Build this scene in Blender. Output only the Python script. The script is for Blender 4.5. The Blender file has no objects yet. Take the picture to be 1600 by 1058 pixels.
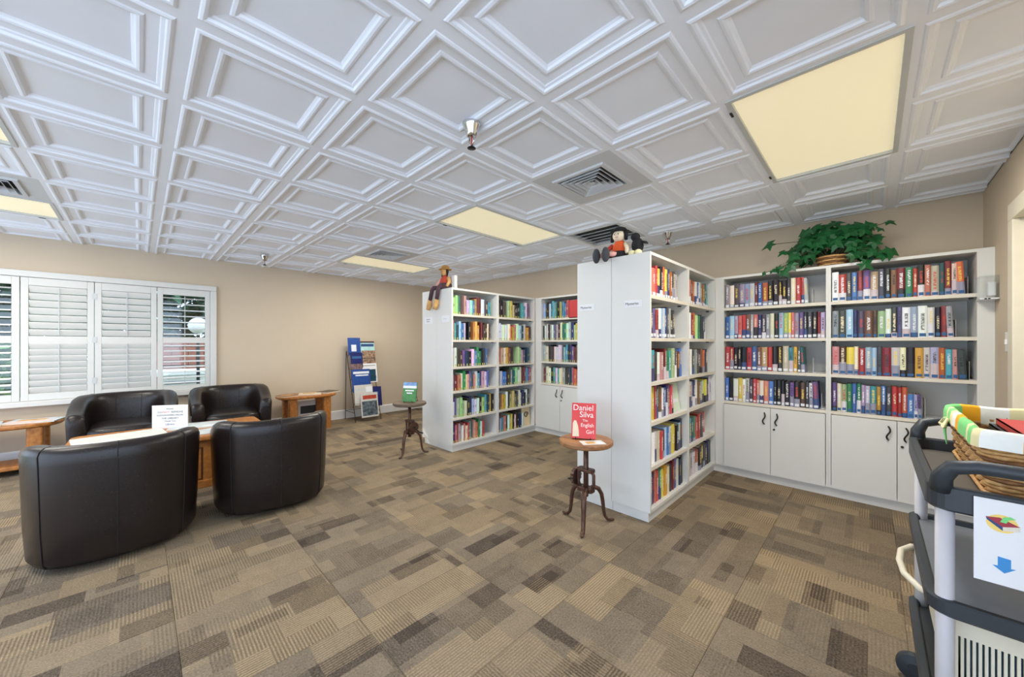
import bpy, bmesh, math, random
from mathutils import Vector, Matrix
random.seed(11)
SC = bpy.context.scene
COL = SC.collection
PI = math.pi

# ------------------------------------------------------------------ camera
CAMZ = 1.297
FPX = 572.85
cam = bpy.data.cameras.new('camera')
cam.sensor_fit = 'HORIZONTAL'
cam.sensor_width = 36.0
cam.lens = FPX / 1600.0 * 36.0
cam.shift_y = (536.16 - 529.0) / 1600.0
cam.clip_start = 0.02
camo = bpy.data.objects.new('camera', cam)
COL.objects.link(camo)
camo.location = (0, 0, CAMZ)
camo.rotation_euler = (PI / 2, 0, 0.7762)
SC.camera = camo

# ------------------------------------------------------------------ view, world, sun
SC.view_settings.view_transform = 'Standard'
SC.view_settings.look = 'None'
SC.view_settings.gamma = 1.0
SC.view_settings.use_curve_mapping = False
SC.view_settings.exposure = -0.47
world = bpy.data.worlds.new('world')
SC.world = world
world.use_nodes = True
wn = world.node_tree
wn.nodes['Background'].inputs[0].default_value = (0.66, 0.80, 1.0, 1)
wn.nodes['Background'].inputs[1].default_value = 5.3
sun = bpy.data.lights.new('sun', 'SUN')
sun.energy = 8.0
sun.angle = math.radians(0.6)
sun.color = (1.0, 0.95, 0.86)
suno = bpy.data.objects.new('sun', sun)
COL.objects.link(suno)
suno.rotation_euler = Vector((0.68, 0.58, -0.49)).to_track_quat('-Z', 'Y').to_euler()
LAMP_POWER = 48.0        # watts of each fluorescent ceiling fixture
LAMP_GLOW = 0.68         # radiance of the yellowed diffuser


# ------------------------------------------------------------------ helpers
def lin(c):
    def f(v):
        v /= 255.0
        return v / 12.92 if v <= 0.04045 else ((v + 0.055) / 1.055) ** 2.4
    return (f(c[0]), f(c[1]), f(c[2]), 1.0)


MATS = {}


def pmat(name, col, rough=0.6, metal=0.0, var=0.05, scale=18.0, bump=0.0, bscale=200.0, spec=0.5, stretch=None, col2=None):
    """principled material whose colour wanders a little with a noise"""
    if name in MATS:
        return MATS[name]
    m = bpy.data.materials.new(name)
    m.use_nodes = True
    nt = m.node_tree
    b = nt.nodes['Principled BSDF']
    b.inputs['Roughness'].default_value = rough
    b.inputs['Metallic'].default_value = metal
    b.inputs['Specular IOR Level'].default_value = spec
    tc = nt.nodes.new('ShaderNodeTexCoord')
    src = tc.outputs['Object']
    if stretch:
        mp = nt.nodes.new('ShaderNodeMapping')
        mp.inputs['Scale'].default_value = stretch
        nt.links.new(src, mp.inputs[0])
        src = mp.outputs[0]
    n = nt.nodes.new('ShaderNodeTexNoise')
    n.inputs['Scale'].default_value = scale
    n.inputs['Detail'].default_value = 4
    nt.links.new(src, n.inputs['Vector'])
    r = nt.nodes.new('ShaderNodeValToRGB')
    c = lin(col)
    if col2:
        d = lin(col2)
        r.color_ramp.elements[0].color = d
        r.color_ramp.elements[1].color = c
    else:
        r.color_ramp.elements[0].color = tuple(x * (1 - var) for x in c[:3]) + (1,)
        r.color_ramp.elements[1].color = tuple(min(1, x * (1 + var)) for x in c[:3]) + (1,)
    r.color_ramp.elements[0].position = 0.3
    r.color_ramp.elements[1].position = 0.7
    nt.links.new(n.outputs['Fac'], r.inputs[0])
    nt.links.new(r.outputs[0], b.inputs['Base Color'])
    if bump:
        n2 = nt.nodes.new('ShaderNodeTexNoise')
        n2.inputs['Scale'].default_value = bscale
        n2.inputs['Detail'].default_value = 3
        nt.links.new(src, n2.inputs['Vector'])
        bp = nt.nodes.new('ShaderNodeBump')
        bp.inputs['Strength'].default_value = bump
        bp.inputs['Distance'].default_value = 0.002
        nt.links.new(n2.outputs['Fac'], bp.inputs['Height'])
        nt.links.new(bp.outputs[0], b.inputs['Normal'])
    MATS[name] = m
    return m


def emat(name, col, strength):
    m = bpy.data.materials.new(name)
    m.use_nodes = True
    b = m.node_tree.nodes['Principled BSDF']
    b.inputs['Base Color'].default_value = lin(col)
    b.inputs['Emission Color'].default_value = lin(col)
    b.inputs['Emission Strength'].default_value = strength
    b.inputs['Roughness'].default_value = 0.5
    MATS[name] = m
    return m


class MB:
    """collects geometry, then links it as one mesh object"""
    def __init__(self):
        self.v = []
        self.f = []

    def add(self, vs, fs):
        o = len(self.v)
        self.v += [tuple(p) for p in vs]
        self.f += [tuple(i + o for i in q) for q in fs]
        return self

    def box(self, x0, x1, y0, y1, z0, z1, M=None):
        vs = [Vector((x, y, z)) for z in (z0, z1) for y in (y0, y1) for x in (x0, x1)]
        if M is not None:
            vs = [M @ p for p in vs]
        return self.add(vs, [(0, 2, 3, 1), (4, 5, 7, 6), (0, 1, 5, 4), (2, 6, 7, 3), (0, 4, 6, 2), (1, 3, 7, 5)])

    def prism(self, poly, z0, z1, M=None):
        n = len(poly)
        vs = [Vector((p[0], p[1], z0)) for p in poly] + [Vector((p[0], p[1], z1)) for p in poly]
        if M is not None:
            vs = [M @ p for p in vs]
        fs = [tuple(reversed(range(n))), tuple(range(n, 2 * n))]
        fs += [(i, (i + 1) % n, n + (i + 1) % n, n + i) for i in range(n)]
        return self.add(vs, fs)

    def loft(self, rings, cap=True, closed=True):
        n = len(rings[0])
        vs = [p for r in rings for p in r]
        fs = []
        for k in range(len(rings) - 1):
            for i in range(n if closed else n - 1):
                j = (i + 1) % n
                fs.append((k * n + i, k * n + j, (k + 1) * n + j, (k + 1) * n + i))
        if cap:
            fs.append(tuple(reversed(range(n))))
            fs.append(tuple(range((len(rings) - 1) * n, len(rings) * n)))
        return self.add(vs, fs)

    def tube(self, pts, r, n=8, cap=True, flat=1.0):
        pts = [Vector(p) for p in pts]
        rr = r if isinstance(r, (list, tuple)) else [r] * len(pts)
        rings = []
        up = None
        for i, p in enumerate(pts):
            t = (pts[min(i + 1, len(pts) - 1)] - pts[max(i - 1, 0)])
            if t.length < 1e-9:
                t = Vector((0, 0, 1))
            t.normalize()
            if up is None:
                up = Vector((0, 0, 1)) if abs(t.z) < 0.9 else Vector((1, 0, 0))
            a = t.cross(up)
            if a.length < 1e-6:
                a = t.orthogonal()
            a.normalize()
            b = a.cross(t).normalized()
            up = b
            rings.append([p + a * math.cos(2 * PI * k / n) * rr[i] + b * math.sin(2 * PI * k / n) * rr[i] * flat for k in range(n)])
        return self.loft(rings, cap)

    def lathe(self, prof, c=(0, 0, 0), n=24, cap=True):
        rings = [[(c[0] + r * math.cos(2 * PI * k / n), c[1] + r * math.sin(2 * PI * k / n), c[2] + z) for k in range(n)] for r, z in prof]
        return self.loft(rings, cap)

    def mesh(self, name, mat, smooth=False, org=(0, 0, 0)):
        me = bpy.data.meshes.new(name)
        me.from_pydata([(p[0] - org[0], p[1] - org[1], p[2] - org[2]) for p in self.v], [], self.f)
        me.materials.append(MATS[mat] if isinstance(mat, str) else mat)
        if smooth:
            me.polygons.foreach_set('use_smooth', [True] * len(me.polygons))
        me.update()
        return me

    def build(self, name, mat, parent=None, org=(0, 0, 0), smooth=False, bevel=0.0, label=None, sub=0, fixn=False):
        me = self.mesh(name, mat, smooth, org)
        if fixn:
            bm = bmesh.new()
            bm.from_mesh(me)
            bmesh.ops.recalc_face_normals(bm, faces=bm.faces)
            bm.to_mesh(me)
            bm.free()
        o = bpy.data.objects.new(name, me)
        COL.objects.link(o)
        if parent is not None:
            o.parent = parent
        else:
            o.location = org
        if bevel:
            md = o.modifiers.new('bevel', 'BEVEL')
            md.width = bevel
            md.segments = 2
            md.limit_method = 'ANGLE'
        if sub:
            md = o.modifiers.new('subd', 'SUBSURF')
            md.levels = sub
            md.render_levels = sub
        if label:
            o['label'] = label
        return o


def tag(o, label, cat, group=None, kind=None):
    o['label'] = label
    o['category'] = cat
    if group:
        o['group'] = group
    if kind:
        o['kind'] = kind
    return o


def struct(o, label=None, cat=None):
    o['kind'] = 'structure'
    if label:
        o['label'] = label
    if cat:
        o['category'] = cat
    return o


def thing(name, loc, label, cat, group=None, rz=0.0):
    o = bpy.data.objects.new(name, None)
    COL.objects.link(o)
    o.location = loc
    o.rotation_euler = (0, 0, rz)
    o.empty_display_size = 0.05
    return tag(o, label, cat, group)


def copy_tree(o, parent=None):
    c = o.copy()
    COL.objects.link(c)
    c.parent = parent
    for ch in list(o.children):
        copy_tree(ch, c)
    return c


def text(body, size, loc, rot, mat, parent, org=(0, 0, 0), align='CENTER', ext=0.0004, name='lettering', sx=1.0):
    cu = bpy.data.curves.new(name, 'FONT')
    cu.body = body
    cu.size = size
    cu.align_x = align
    cu.align_y = 'CENTER'
    cu.extrude = ext
    cu.resolution_u = 3
    cu.materials.append(MATS[mat])
    tmp = bpy.data.objects.new(name + '_tmp', cu)
    COL.objects.link(tmp)
    me = bpy.data.meshes.new_from_object(tmp.evaluated_get(bpy.context.evaluated_depsgraph_get()))
    bpy.data.objects.remove(tmp)
    bpy.data.curves.remove(cu)
    me.name = name
    if not me.materials:
        me.materials.append(MATS[mat])
    o = bpy.data.objects.new(name, me)
    COL.objects.link(o)
    o.parent = parent
    o.location = (loc[0] - org[0], loc[1] - org[1], loc[2] - org[2])
    o.rotation_euler = rot
    o.scale = (sx, 1, 1)
    return o


def rrect(x0, x1, y0, y1, r, n=5):
    pts = []
    for cx, cy, a0 in ((x1 - r, y1 - r, 0), (x0 + r, y1 - r, 90), (x0 + r, y0 + r, 180), (x1 - r, y0 + r, 270)):
        for k in range(n + 1):
            a = math.radians(a0 + 90.0 * k / n)
            pts.append((cx + r * math.cos(a), cy + r * math.sin(a)))
    return pts


# ------------------------------------------------------------------ materials
pmat('wall_paint', (205, 189, 166), 0.85, var=0.02, scale=3, bump=0.15, bscale=350)
pmat('ceiling_vinyl', (236, 241, 250), 0.40, var=0.015, scale=6)
pmat('vent_paint', (205, 209, 213), 0.5, var=0.02)
pmat('vent_dark', (22, 32, 36), 0.8)
pmat('fixture_metal', (196, 200, 200), 0.4, var=0.02)
pmat('laminate', (222, 221, 216), 0.45, var=0.012, scale=4)
pmat('laminate_edge', (222, 214, 198), 0.5, var=0.02)
pmat('trim_white', (226, 226, 224), 0.5, var=0.015)
pmat('shutter_white', (212, 212, 207), 0.45, var=0.015)
pmat('cream_trim', (226, 218, 198), 0.5, var=0.015)
pmat('dark_metal', (52, 50, 50), 0.35, 0.8)
pmat('chrome', (205, 205, 205), 0.12, 1.0)
pmat('leather', (32, 25, 23), 0.27, var=0.12, scale=60, bump=0.28, bscale=420, spec=0.42)
pmat('leather_seam', (14, 12, 12), 0.6)
pmat('base_black', (18, 18, 20), 0.3)
pmat('oak', (186, 122, 56), 0.42, scale=5, stretch=(1, 6, 6), col2=(150, 90, 36))
pmat('oak_dark', (132, 82, 38), 0.5, scale=5, stretch=(6, 6, 1), col2=(108, 66, 30))
pmat('table_wood', (170, 118, 72), 0.5, scale=6, stretch=(1, 7, 7), col2=(122, 84, 54))
pmat('table_wood_grey', (112, 92, 72), 0.5, scale=6, stretch=(1, 7, 7), col2=(78, 64, 52))
pmat('cast_iron', (92, 66, 54), 0.42, 0.55, var=0.25, scale=30, bump=0.3, bscale=90)
pmat('wire_black', (24, 30, 30), 0.4, 0.4)
pmat('wire_rust', (72, 56, 46), 0.5, 0.5)
pmat('paper', (232, 232, 234), 0.7, var=0.01)
pmat('page_block', (224, 216, 200), 0.85, scale=90, stretch=(30, 1, 1), var=0.12)
pmat('ink_black', (34, 36, 38), 0.7)
pmat('ink_red', (196, 50, 48), 0.6)
pmat('ink_blue', (58, 140, 204), 0.6)
pmat('ink_navy', (40, 70, 120), 0.6)
pmat('label_blue', (44, 92, 142), 0.5, var=0.1)
pmat('label_white', (225, 228, 232), 0.5)
pmat('cart_black', (46, 52, 58), 0.42, var=0.06, bump=0.2, bscale=500)
pmat('shelf_sheen', (142, 149, 157), 0.28, var=0.06)  # pale grey-blue paints in the sky reflected on the glossy shelf
pmat('bundle_blue', (52, 84, 100), 0.6, var=0.3)
pmat('tray_sheen', (104, 100, 94), 0.35, var=0.06)  # grey paints in the reflection on the black tray floor
pmat('cart_grey', (196, 193, 196), 0.4, var=0.03)
pmat('bin_beige', (226, 218, 196), 0.45, var=0.02)
pmat('wicker', (228, 186, 126), 0.55, scale=60, col2=(188, 138, 82))
pmat('wicker_dark', (150, 102, 60), 0.6, scale=60, col2=(104, 68, 38))
pmat('acrylic_white', (236, 238, 242), 0.3)
pmat('switch_white', (236, 234, 230), 0.4)
pmat('ivy_leaf', (24, 110, 52), 0.4, scale=25, col2=(10, 62, 30))
pmat('ivy_stem', (84, 74, 54), 0.7)
pmat('cloth_black', (28, 27, 32), 0.9, var=0.15)
pmat('cloth_grey', (66, 68, 72), 0.9, var=0.15)
pmat('cloth_orange', (226, 92, 40), 0.9, var=0.12)
pmat('cloth_red', (178, 66, 48), 0.9, var=0.15)
pmat('cloth_plum', (74, 52, 60), 0.9, var=0.15)
pmat('cloth_tan', (204, 158, 98), 0.9, var=0.15)
pmat('cloth_cream', (232, 216, 188), 0.9, var=0.06)
pmat('cloth_pink', (226, 170, 160), 0.9, var=0.08)
pmat('straw', (178, 132, 70), 0.9, var=0.25, scale=60)
pmat('brick_red', (150, 92, 76), 0.85, var=0.2, scale=9)
pmat('mortar', (150, 140, 132), 0.9)
pmat('grass', (70, 100, 42), 0.95, scale=3, col2=(46, 72, 32))
pmat('bark', (96, 76, 60), 0.9, var=0.2)
pmat('tree_leaf', (120, 172, 60), 0.6, scale=4, col2=(56, 104, 46))
pmat('tree_leaf_dark', (66, 104, 66), 0.6, scale=4, col2=(32, 60, 50))
pmat('white_paint', (236, 236, 236), 0.5)
pmat('plate_red', (190, 60, 60), 0.6)
pmat('plaid_green', (128, 214, 130), 0.85, var=0.06)
pmat('plaid_orange', (246, 172, 24), 0.85, var=0.05)
pmat('plaid_white', (240, 240, 232), 0.85, var=0.04)
pmat('plaid_cream', (232, 224, 176), 0.85, var=0.05)
emat('diffuser', (238, 228, 194), LAMP_GLOW)

# clear plastic / glass
def glassmat(name, tint, alpha):
    m = bpy.data.materials.new(name)
    m.use_nodes = True
    nt = m.node_tree
    out = nt.nodes['Material Output']
    tr = nt.nodes.new('ShaderNodeBsdfTransparent')
    tr.inputs[0].default_value = tint
    gl = nt.nodes.new('ShaderNodeBsdfGlossy')
    gl.inputs['Roughness'].default_value = 0.05
    mx = nt.nodes.new('ShaderNodeMixShader')
    mx.inputs[0].default_value = alpha
    nt.links.new(tr.outputs[0], mx.inputs[1])
    nt.links.new(gl.outputs[0], mx.inputs[2])
    nt.links.new(mx.outputs[0], out.inputs[0])
    MATS[name] = m
glassmat('window_glass', (0.94, 0.98, 0.98, 1), 0.06)
glassmat('acrylic', (0.97, 0.98, 0.98, 1), 0.07)


def book_cover_mat(name, attr):
    """colour comes from the object (or a vertex colour); letters on the spine are flat print"""
    m = bpy.data.materials.new(name)
    m.use_nodes = True
    nt = m.node_tree
    L = nt.links.new
    b = nt.nodes['Principled BSDF']
    b.inputs['Roughness'].default_value = 0.35
    oi = nt.nodes.new('ShaderNodeObjectInfo')
    if attr:
        at = nt.nodes.new('ShaderNodeVertexColor')
        at.layer_name = attr
        L(at.outputs[0], b.inputs['Base Color'])
        MATS[name] = m
        return
    tc = nt.nodes.new('ShaderNodeTexCoord')
    sp = nt.nodes.new('ShaderNodeSeparateXYZ')
    L(tc.outputs['Generated'], sp.inputs[0])

    def mth(op, a, bb=None, c=None):
        n = nt.nodes.new('ShaderNodeMath')
        n.operation = op
        for i, q in enumerate((a, bb, c)):
            if q is None:
                continue
            if isinstance(q, (int, float)):
                n.inputs[i].default_value = q
            else:
                L(q, n.inputs[i])
        return n.outputs[0]
    rnd = oi.outputs['Random']
    # letters: noise stretched across the spine, cut to the title field
    cx = nt.nodes.new('ShaderNodeCombineXYZ')
    L(mth('MULTIPLY', sp.outputs[0], 2.5), cx.inputs[0])
    L(mth('MULTIPLY', rnd, 37.0), cx.inputs[1])
    L(mth('MULTIPLY', sp.outputs[2], 55.0), cx.inputs[2])
    nz = nt.nodes.new('ShaderNodeTexNoise')
    nz.inputs['Scale'].default_value = 1.0
    nz.inputs['Detail'].default_value = 1
    L(cx.outputs[0], nz.inputs['Vector'])
    let = mth('MULTIPLY', mth('GREATER_THAN', nz.outputs['Fac'], 0.47), 0.85)
    inx = mth('LESS_THAN', mth('ABSOLUTE', mth('SUBTRACT', sp.outputs[0], 0.5)), 0.20)
    zc = mth('ADD', 0.48, mth('MULTIPLY', rnd, 0.2))
    inz = mth('LESS_THAN', mth('ABSOLUTE', mth('SUBTRACT', sp.outputs[2], zc)), mth('ADD', 0.16, mth('MULTIPLY', mth('FRACT', mth('MULTIPLY', rnd, 7.3)), 0.14)))
    iny = mth('LESS_THAN', sp.outputs[1], 0.06)
    mask = mth('MULTIPLY', mth('MULTIPLY', let, inx), mth('MULTIPLY', inz, iny))
    ramp = nt.nodes.new('ShaderNodeValToRGB')
    ramp.color_ramp.interpolation = 'CONSTANT'
    cols = [(240, 238, 232), (236, 206, 90), (235, 235, 240), (30, 30, 36), (240, 224, 190), (200, 60, 50), (238, 238, 238)]
    e = ramp.color_ramp.elements
    e[0].color = lin(cols[0])
    e[1].position = 1 / 7
    e[1].color = lin(cols[1])
    for k in range(2, 7):
        q = e.new(k / 7)
        q.color = lin(cols[k])
    L(mth('FRACT', mth('MULTIPLY', rnd, 13.7)), ramp.inputs[0])
    # a lower band of a second tone on some jackets
    band = mth('MULTIPLY', mth('LESS_THAN', sp.outputs[2], mth('ADD', 0.12, mth('MULTIPLY', rnd, 0.35))), mth('GREATER_THAN', mth('FRACT', mth('MULTIPLY', rnd, 29.1)), 0.55))
    r2 = nt.nodes.new('ShaderNodeValToRGB')
    r2.color_ramp.interpolation = 'CONSTANT'
    c2 = [(70, 66, 110), (225, 222, 226), (150, 150, 170), (60, 80, 130), (206, 190, 196), (50, 46, 50)]
    e = r2.color_ramp.elements
    e[0].color = lin(c2[0])
    e[1].position = 1 / 6
    e[1].color = lin(c2[1])
    for k in range(2, 6):
        q = e.new(k / 6)
        q.color = lin(c2[k])
    L(mth('FRACT', mth('MULTIPLY', rnd, 5.9)), r2.inputs[0])
    m1 = nt.nodes.new('ShaderNodeMix')
    m1.data_type = 'RGBA'
    L(band, m1.inputs[0])
    L(oi.outputs['Color'], m1.inputs[6])
    L(r2.outputs[0], m1.inputs[7])
    m2 = nt.nodes.new('ShaderNodeMix')
    m2.data_type = 'RGBA'
    L(mask, m2.inputs[0])
    L(m1.outputs[2], m2.inputs[6])
    L(ramp.outputs[0], m2.inputs[7])
    L(m2.outputs[2], b.inputs['Base Color'])
    MATS[name] = m


book_cover_mat('book_cover', None)
book_cover_mat('book_cover_rows', 'Col')

TILE = 0.6096
GX0, GY0 = -1.1089, 0.7290        # one crossing of the ceiling grid


def carpet_mat():
    m = bpy.data.materials.new('carpet')
    m.use_nodes = True
    nt = m.node_tree
    L = nt.links.new
    b = nt.nodes['Principled BSDF']
    b.inputs['Roughness'].default_value = 0.95
    b.inputs['Specular IOR Level'].default_value = 0.15
    g = nt.nodes.new('ShaderNodeNewGeometry')
    sp = nt.nodes.new('ShaderNodeSeparateXYZ')
    L(g.outputs['Position'], sp.inputs[0])

    def mth(op, a, bb=None, c=None):
        n = nt.nodes.new('ShaderNodeMath')
        n.operation = op
        for i, q in enumerate((a, bb, c)):
            if q is None:
                continue
            if isinstance(q, (int, float)):
                n.inputs[i].default_value = q
            else:
                L(q, n.inputs[i])
        return n.outputs[0]

    def wnoise(x, y, z):
        c = nt.nodes.new('ShaderNodeCombineXYZ')
        for i, q in enumerate((x, y, z)):
            if isinstance(q, (int, float)):
                c.inputs[i].default_value = q
            else:
                L(q, c.inputs[i])
        w = nt.nodes.new('ShaderNodeTexWhiteNoise')
        w.noise_dimensions = '3D'
        L(c.outputs[0], w.inputs['Vector'])
        return w.outputs['Value']
    x = mth('DIVIDE', mth('SUBTRACT', sp.outputs[0], GX0), TILE)
    y = mth('DIVIDE', mth('SUBTRACT', sp.outputs[1], GY0), TILE)
    tx, ty = mth('FLOOR', x), mth('FLOOR', y)
    u, v = mth('FRACT', x), mth('FRACT', y)
    flip = mth('GREATER_THAN', wnoise(tx, ty, 3.3), 0.62)
    inv = mth('SUBTRACT', 1.0, flip)
    p = mth('ADD', mth('MULTIPLY', u, inv), mth('MULTIPLY', v, flip))
    q = mth('ADD', mth('MULTIPLY', v, inv), mth('MULTIPLY', u, flip))

    def blocks(np_, nq, seed):
        strip = mth('FLOOR', mth('MULTIPLY', p, np_))
        off = wnoise(mth('ADD', mth('MULTIPLY', tx, 5.0), strip), ty, seed)
        blk = mth('FLOOR', mth('ADD', mth('MULTIPLY', q, nq), off))
        return wnoise(mth('ADD', mth('MULTIPLY', tx, 17.0), strip), mth('ADD', mth('MULTIPLY', ty, 13.0), blk), seed + 0.7)
    b1 = blocks(3.0, 1.3, 1.2)
    b2 = blocks(5.0, 2.4, 5.1)
    b3 = blocks(9.0, 3.0, 9.4)
    tone = mth('ADD', 0.22, mth('ADD', mth('MULTIPLY', b1, 0.36), mth('MULTIPLY', b2, 0.30)))
    dark = mth('GREATER_THAN', b2, 0.90)
    dark3 = mth('GREATER_THAN', b3, 0.955)
    tone = mth('SUBTRACT', tone, mth('MULTIPLY', dark, 0.44))
    tone = mth('SUBTRACT', tone, mth('MULTIPLY', dark3, 0.22))
    # ribs of the tufting, stronger in some blocks
    rp = mth('SINE', mth('MULTIPLY', p, 2 * PI * 46))
    rq = mth('SINE', mth('MULTIPLY', q, 2 * PI * 46))
    sel = mth('GREATER_THAN', b2, 0.5)
    rib = mth('ADD', mth('MULTIPLY', rp, sel), mth('MULTIPLY', rq, mth('SUBTRACT', 1.0, sel)))
    amp = mth('MULTIPLY', mth('MAXIMUM', mth('SUBTRACT', b1, 0.25), 0.08), 0.42)
    n = nt.nodes.new('ShaderNodeTexNoise')
    n.inputs['Scale'].default_value = 130.0
    n.inputs['Detail'].default_value = 3
    L(g.outputs['Position'], n.inputs['Vector'])
    n2 = nt.nodes.new('ShaderNodeTexNoise')
    n2.inputs['Scale'].default_value = 14.0
    n2.inputs['Detail'].default_value = 5
    L(g.outputs['Position'], n2.inputs['Vector'])
    t2 = mth('ADD', tone, mth('MULTIPLY', mth('MULTIPLY', rib, amp), mth('MULTIPLY', n.outputs['Fac'], 1.7)))
    t2 = mth('ADD', t2, mth('MULTIPLY', mth('SUBTRACT', n.outputs['Fac'], 0.5), 0.95))
    t2 = mth('ADD', t2, mth('MULTIPLY', mth('SUBTRACT', n2.outputs['Fac'], 0.5), 0.25))
    r = nt.nodes.new('ShaderNodeValToRGB')
    e = r.color_ramp.elements
    stops = [(0.0, (72, 61, 51)), (0.25, (103, 90, 74)), (0.5, (127, 112, 91)), (0.75, (145, 128, 104)), (1.0, (164, 146, 119))]
    e[0].position, e[0].color = stops[0][0], lin(stops[0][1])
    e[1].position, e[1].color = stops[-1][0], lin(stops[-1][1])
    for s, c in stops[1:-1]:
        k = e.new(s)
        k.color = lin(c)
    L(t2, r.inputs[0])
    # a faint change of hue from block to block
    hs = nt.nodes.new('ShaderNodeHueSaturation')
    L(mth('ADD', 0.84, mth('MULTIPLY', b1, 0.22)), hs.inputs['Saturation'])
    L(r.outputs[0], hs.inputs['Color'])
    L(hs.outputs[0], b.inputs['Base Color'])
    bp = nt.nodes.new('ShaderNodeBump')
    bp.inputs['Strength'].default_value = 0.5
    bp.inputs['Distance'].default_value = 0.003
    L(mth('ADD', mth('MULTIPLY', rib, 0.35), n.outputs['Fac']), bp.inputs['Height'])
    L(bp.outputs[0], b.inputs['Normal'])
    MATS['carpet'] = m


carpet_mat()

# ------------------------------------------------------------------ room shell
XL, XR, YB, YR, HC = -6.49, 0.60, 4.47, -3.0, 2.44
XE = 1.9                       # right wall stops short; open side added to let sky light in
floor = struct(MB().box(XL - 0.2, XE, YR, YB + 0.2, -0.12, -0.006).build('floor', 'carpet'), 'brown patchwork carpet tile floor', 'floor')
fx0 = -9
ct = {}


def carpet_tile(x0, x1, y0, y1):
    key = (round(x1 - x0, 3), round(y1 - y0, 3))
    if key not in ct:
        w, d = key
        g = 0.0008
        ct[key] = MB().loft([[(g, g, 0), (w - g, g, 0), (w - g, d - g, 0), (g, d - g, 0)],
                             [(g, g, 0.0045), (w - g, g, 0.0045), (w - g, d - g, 0.0045), (g, d - g, 0.0045)],
                             [(g + 0.0018, g + 0.0018, 0.006), (w - g - 0.0018, g + 0.0018, 0.006), (w - g - 0.0018, d - g - 0.0018, 0.006), (g + 0.0018, d - g - 0.0018, 0.006)]]).mesh('carpet_tile', 'carpet')
    o = bpy.data.objects.new('carpet_tile', ct[key])
    COL.objects.link(o)
    o.location = (x0, y0, -0.006)
    o.parent = floor
for i in range(-6, 10):
    for j in range(-5, 8):
        x0, x1 = GX0 - (i + 1) * TILE, GX0 - i * TILE
        y0, y1 = GY0 + j * TILE, GY0 + (j + 1) * TILE
        if x1 < XL or y0 > YB or x0 > XR - 0.02:
            continue
        x1 = min(x1, XR)
        carpet_tile(max(x0, XL), x1, y0, min(y1, YB))

ceiling = struct(MB().box(XL - 0.2, XE, YR, YB + 0.2, HC + 0.06, HC + 0.2).build('ceiling', 'ceiling_vinyl'), 'white coffered tile ceiling', 'ceiling')
PROF = [(0.0, 0.0), (0.026, 0.0), (0.030, -0.004), (0.038, -0.007), (0.047, -0.005), (0.052, 0.004), (0.062, 0.007), (0.066, 0.011),
        (0.104, 0.014), (0.108, 0.009), (0.117, 0.007), (0.126, 0.010), (0.131, 0.018), (0.140, 0.024)]


def tile_mesh(cx0=0.0, cx1=TILE, cy0=0.0, cy1=TILE):
    mb = MB()
    rings = []
    for o, z in PROF:
        rings.append([(o, o, z), (TILE - o, o, z), (TILE - o, TILE - o, z), (o, TILE - o, z)])
    n = 4
    vs = [p for r in rings for p in r]
    fs = []
    for k in range(len(rings) - 1):
        for i in range(4):
            j = (i + 1) % 4
            fs.append((k * n + i, (k + 1) * n + i, (k + 1) * n + j, k * n + j))
    kk = (len(rings) - 1) * 4
    fs.append((kk + 3, kk + 2, kk + 1, kk))
    mb.add(vs, fs)
    me = mb.mesh('ceiling_tile', 'ceiling_vinyl')
    if cx0 > 0 or cx1 < TILE or cy0 > 0 or cy1 < TILE:
        bm = bmesh.new()
        bm.from_mesh(me)
        for co, no, use in (((cx0, 0, 0), (-1, 0, 0), cx0 > 0), ((cx1, 0, 0), (1, 0, 0), cx1 < TILE),
                            ((0, cy0, 0), (0, -1, 0), cy0 > 0), ((0, cy1, 0), (0, 1, 0), cy1 < TILE)):
            if use:
                bmesh.ops.bisect_plane(bm, geom=bm.verts[:] + bm.edges[:] + bm.faces[:], plane_co=co, plane_no=no, clear_outer=True)
        bm.to_mesh(me)
        bm.free()
    return me


LIGHTS = [(-2, 2), (2, 2), (6, 2), (6, -4), (3, -4)]       # grid cell (i, j); each runs two cells along Y
VENTS = [(0, 2), (5, 2), (5, -3)]
RETURN = (1, 4)
skip = set()
for i, j in LIGHTS:
    skip |= {(i, j), (i, j + 1)}
skip |= set(VENTS) | {RETURN}
tcache = {}
for i in range(-3, 9):
    for j in range(-5, 7):
        if (i, j) in skip:
            continue
        x0 = GX0 - (i + 1) * TILE
        y0 = GY0 + j * TILE
        cx0 = max(0.0, XL - x0)
        cx1 = min(TILE, XR - x0)
        cy1 = min(TILE, YB - y0)
        if cx1 < 0.03 or cy1 < 0.03 or cx0 > TILE - 0.03:
            continue
        k = (round(cx0, 3), round(cx1, 3), round(cy1, 3))
        if k not in tcache:
            tcache[k] = tile_mesh(cx0, cx1, 0.0, cy1)
        o = bpy.data.objects.new('ceiling_tile', tcache[k])
        COL.objects.link(o)
        o.location = (x0, y0, HC)
        o.parent = ceiling
# the plain rest of the ceiling behind the camera, out of sight
MB().box(XR, XE, YR, YB + 0.2, HC, HC + 0.06).box(XL, XR, YR, GY0 - 5 * TILE, HC, HC + 0.06).build('plain_panel', 'ceiling_vinyl', ceiling)

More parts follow.
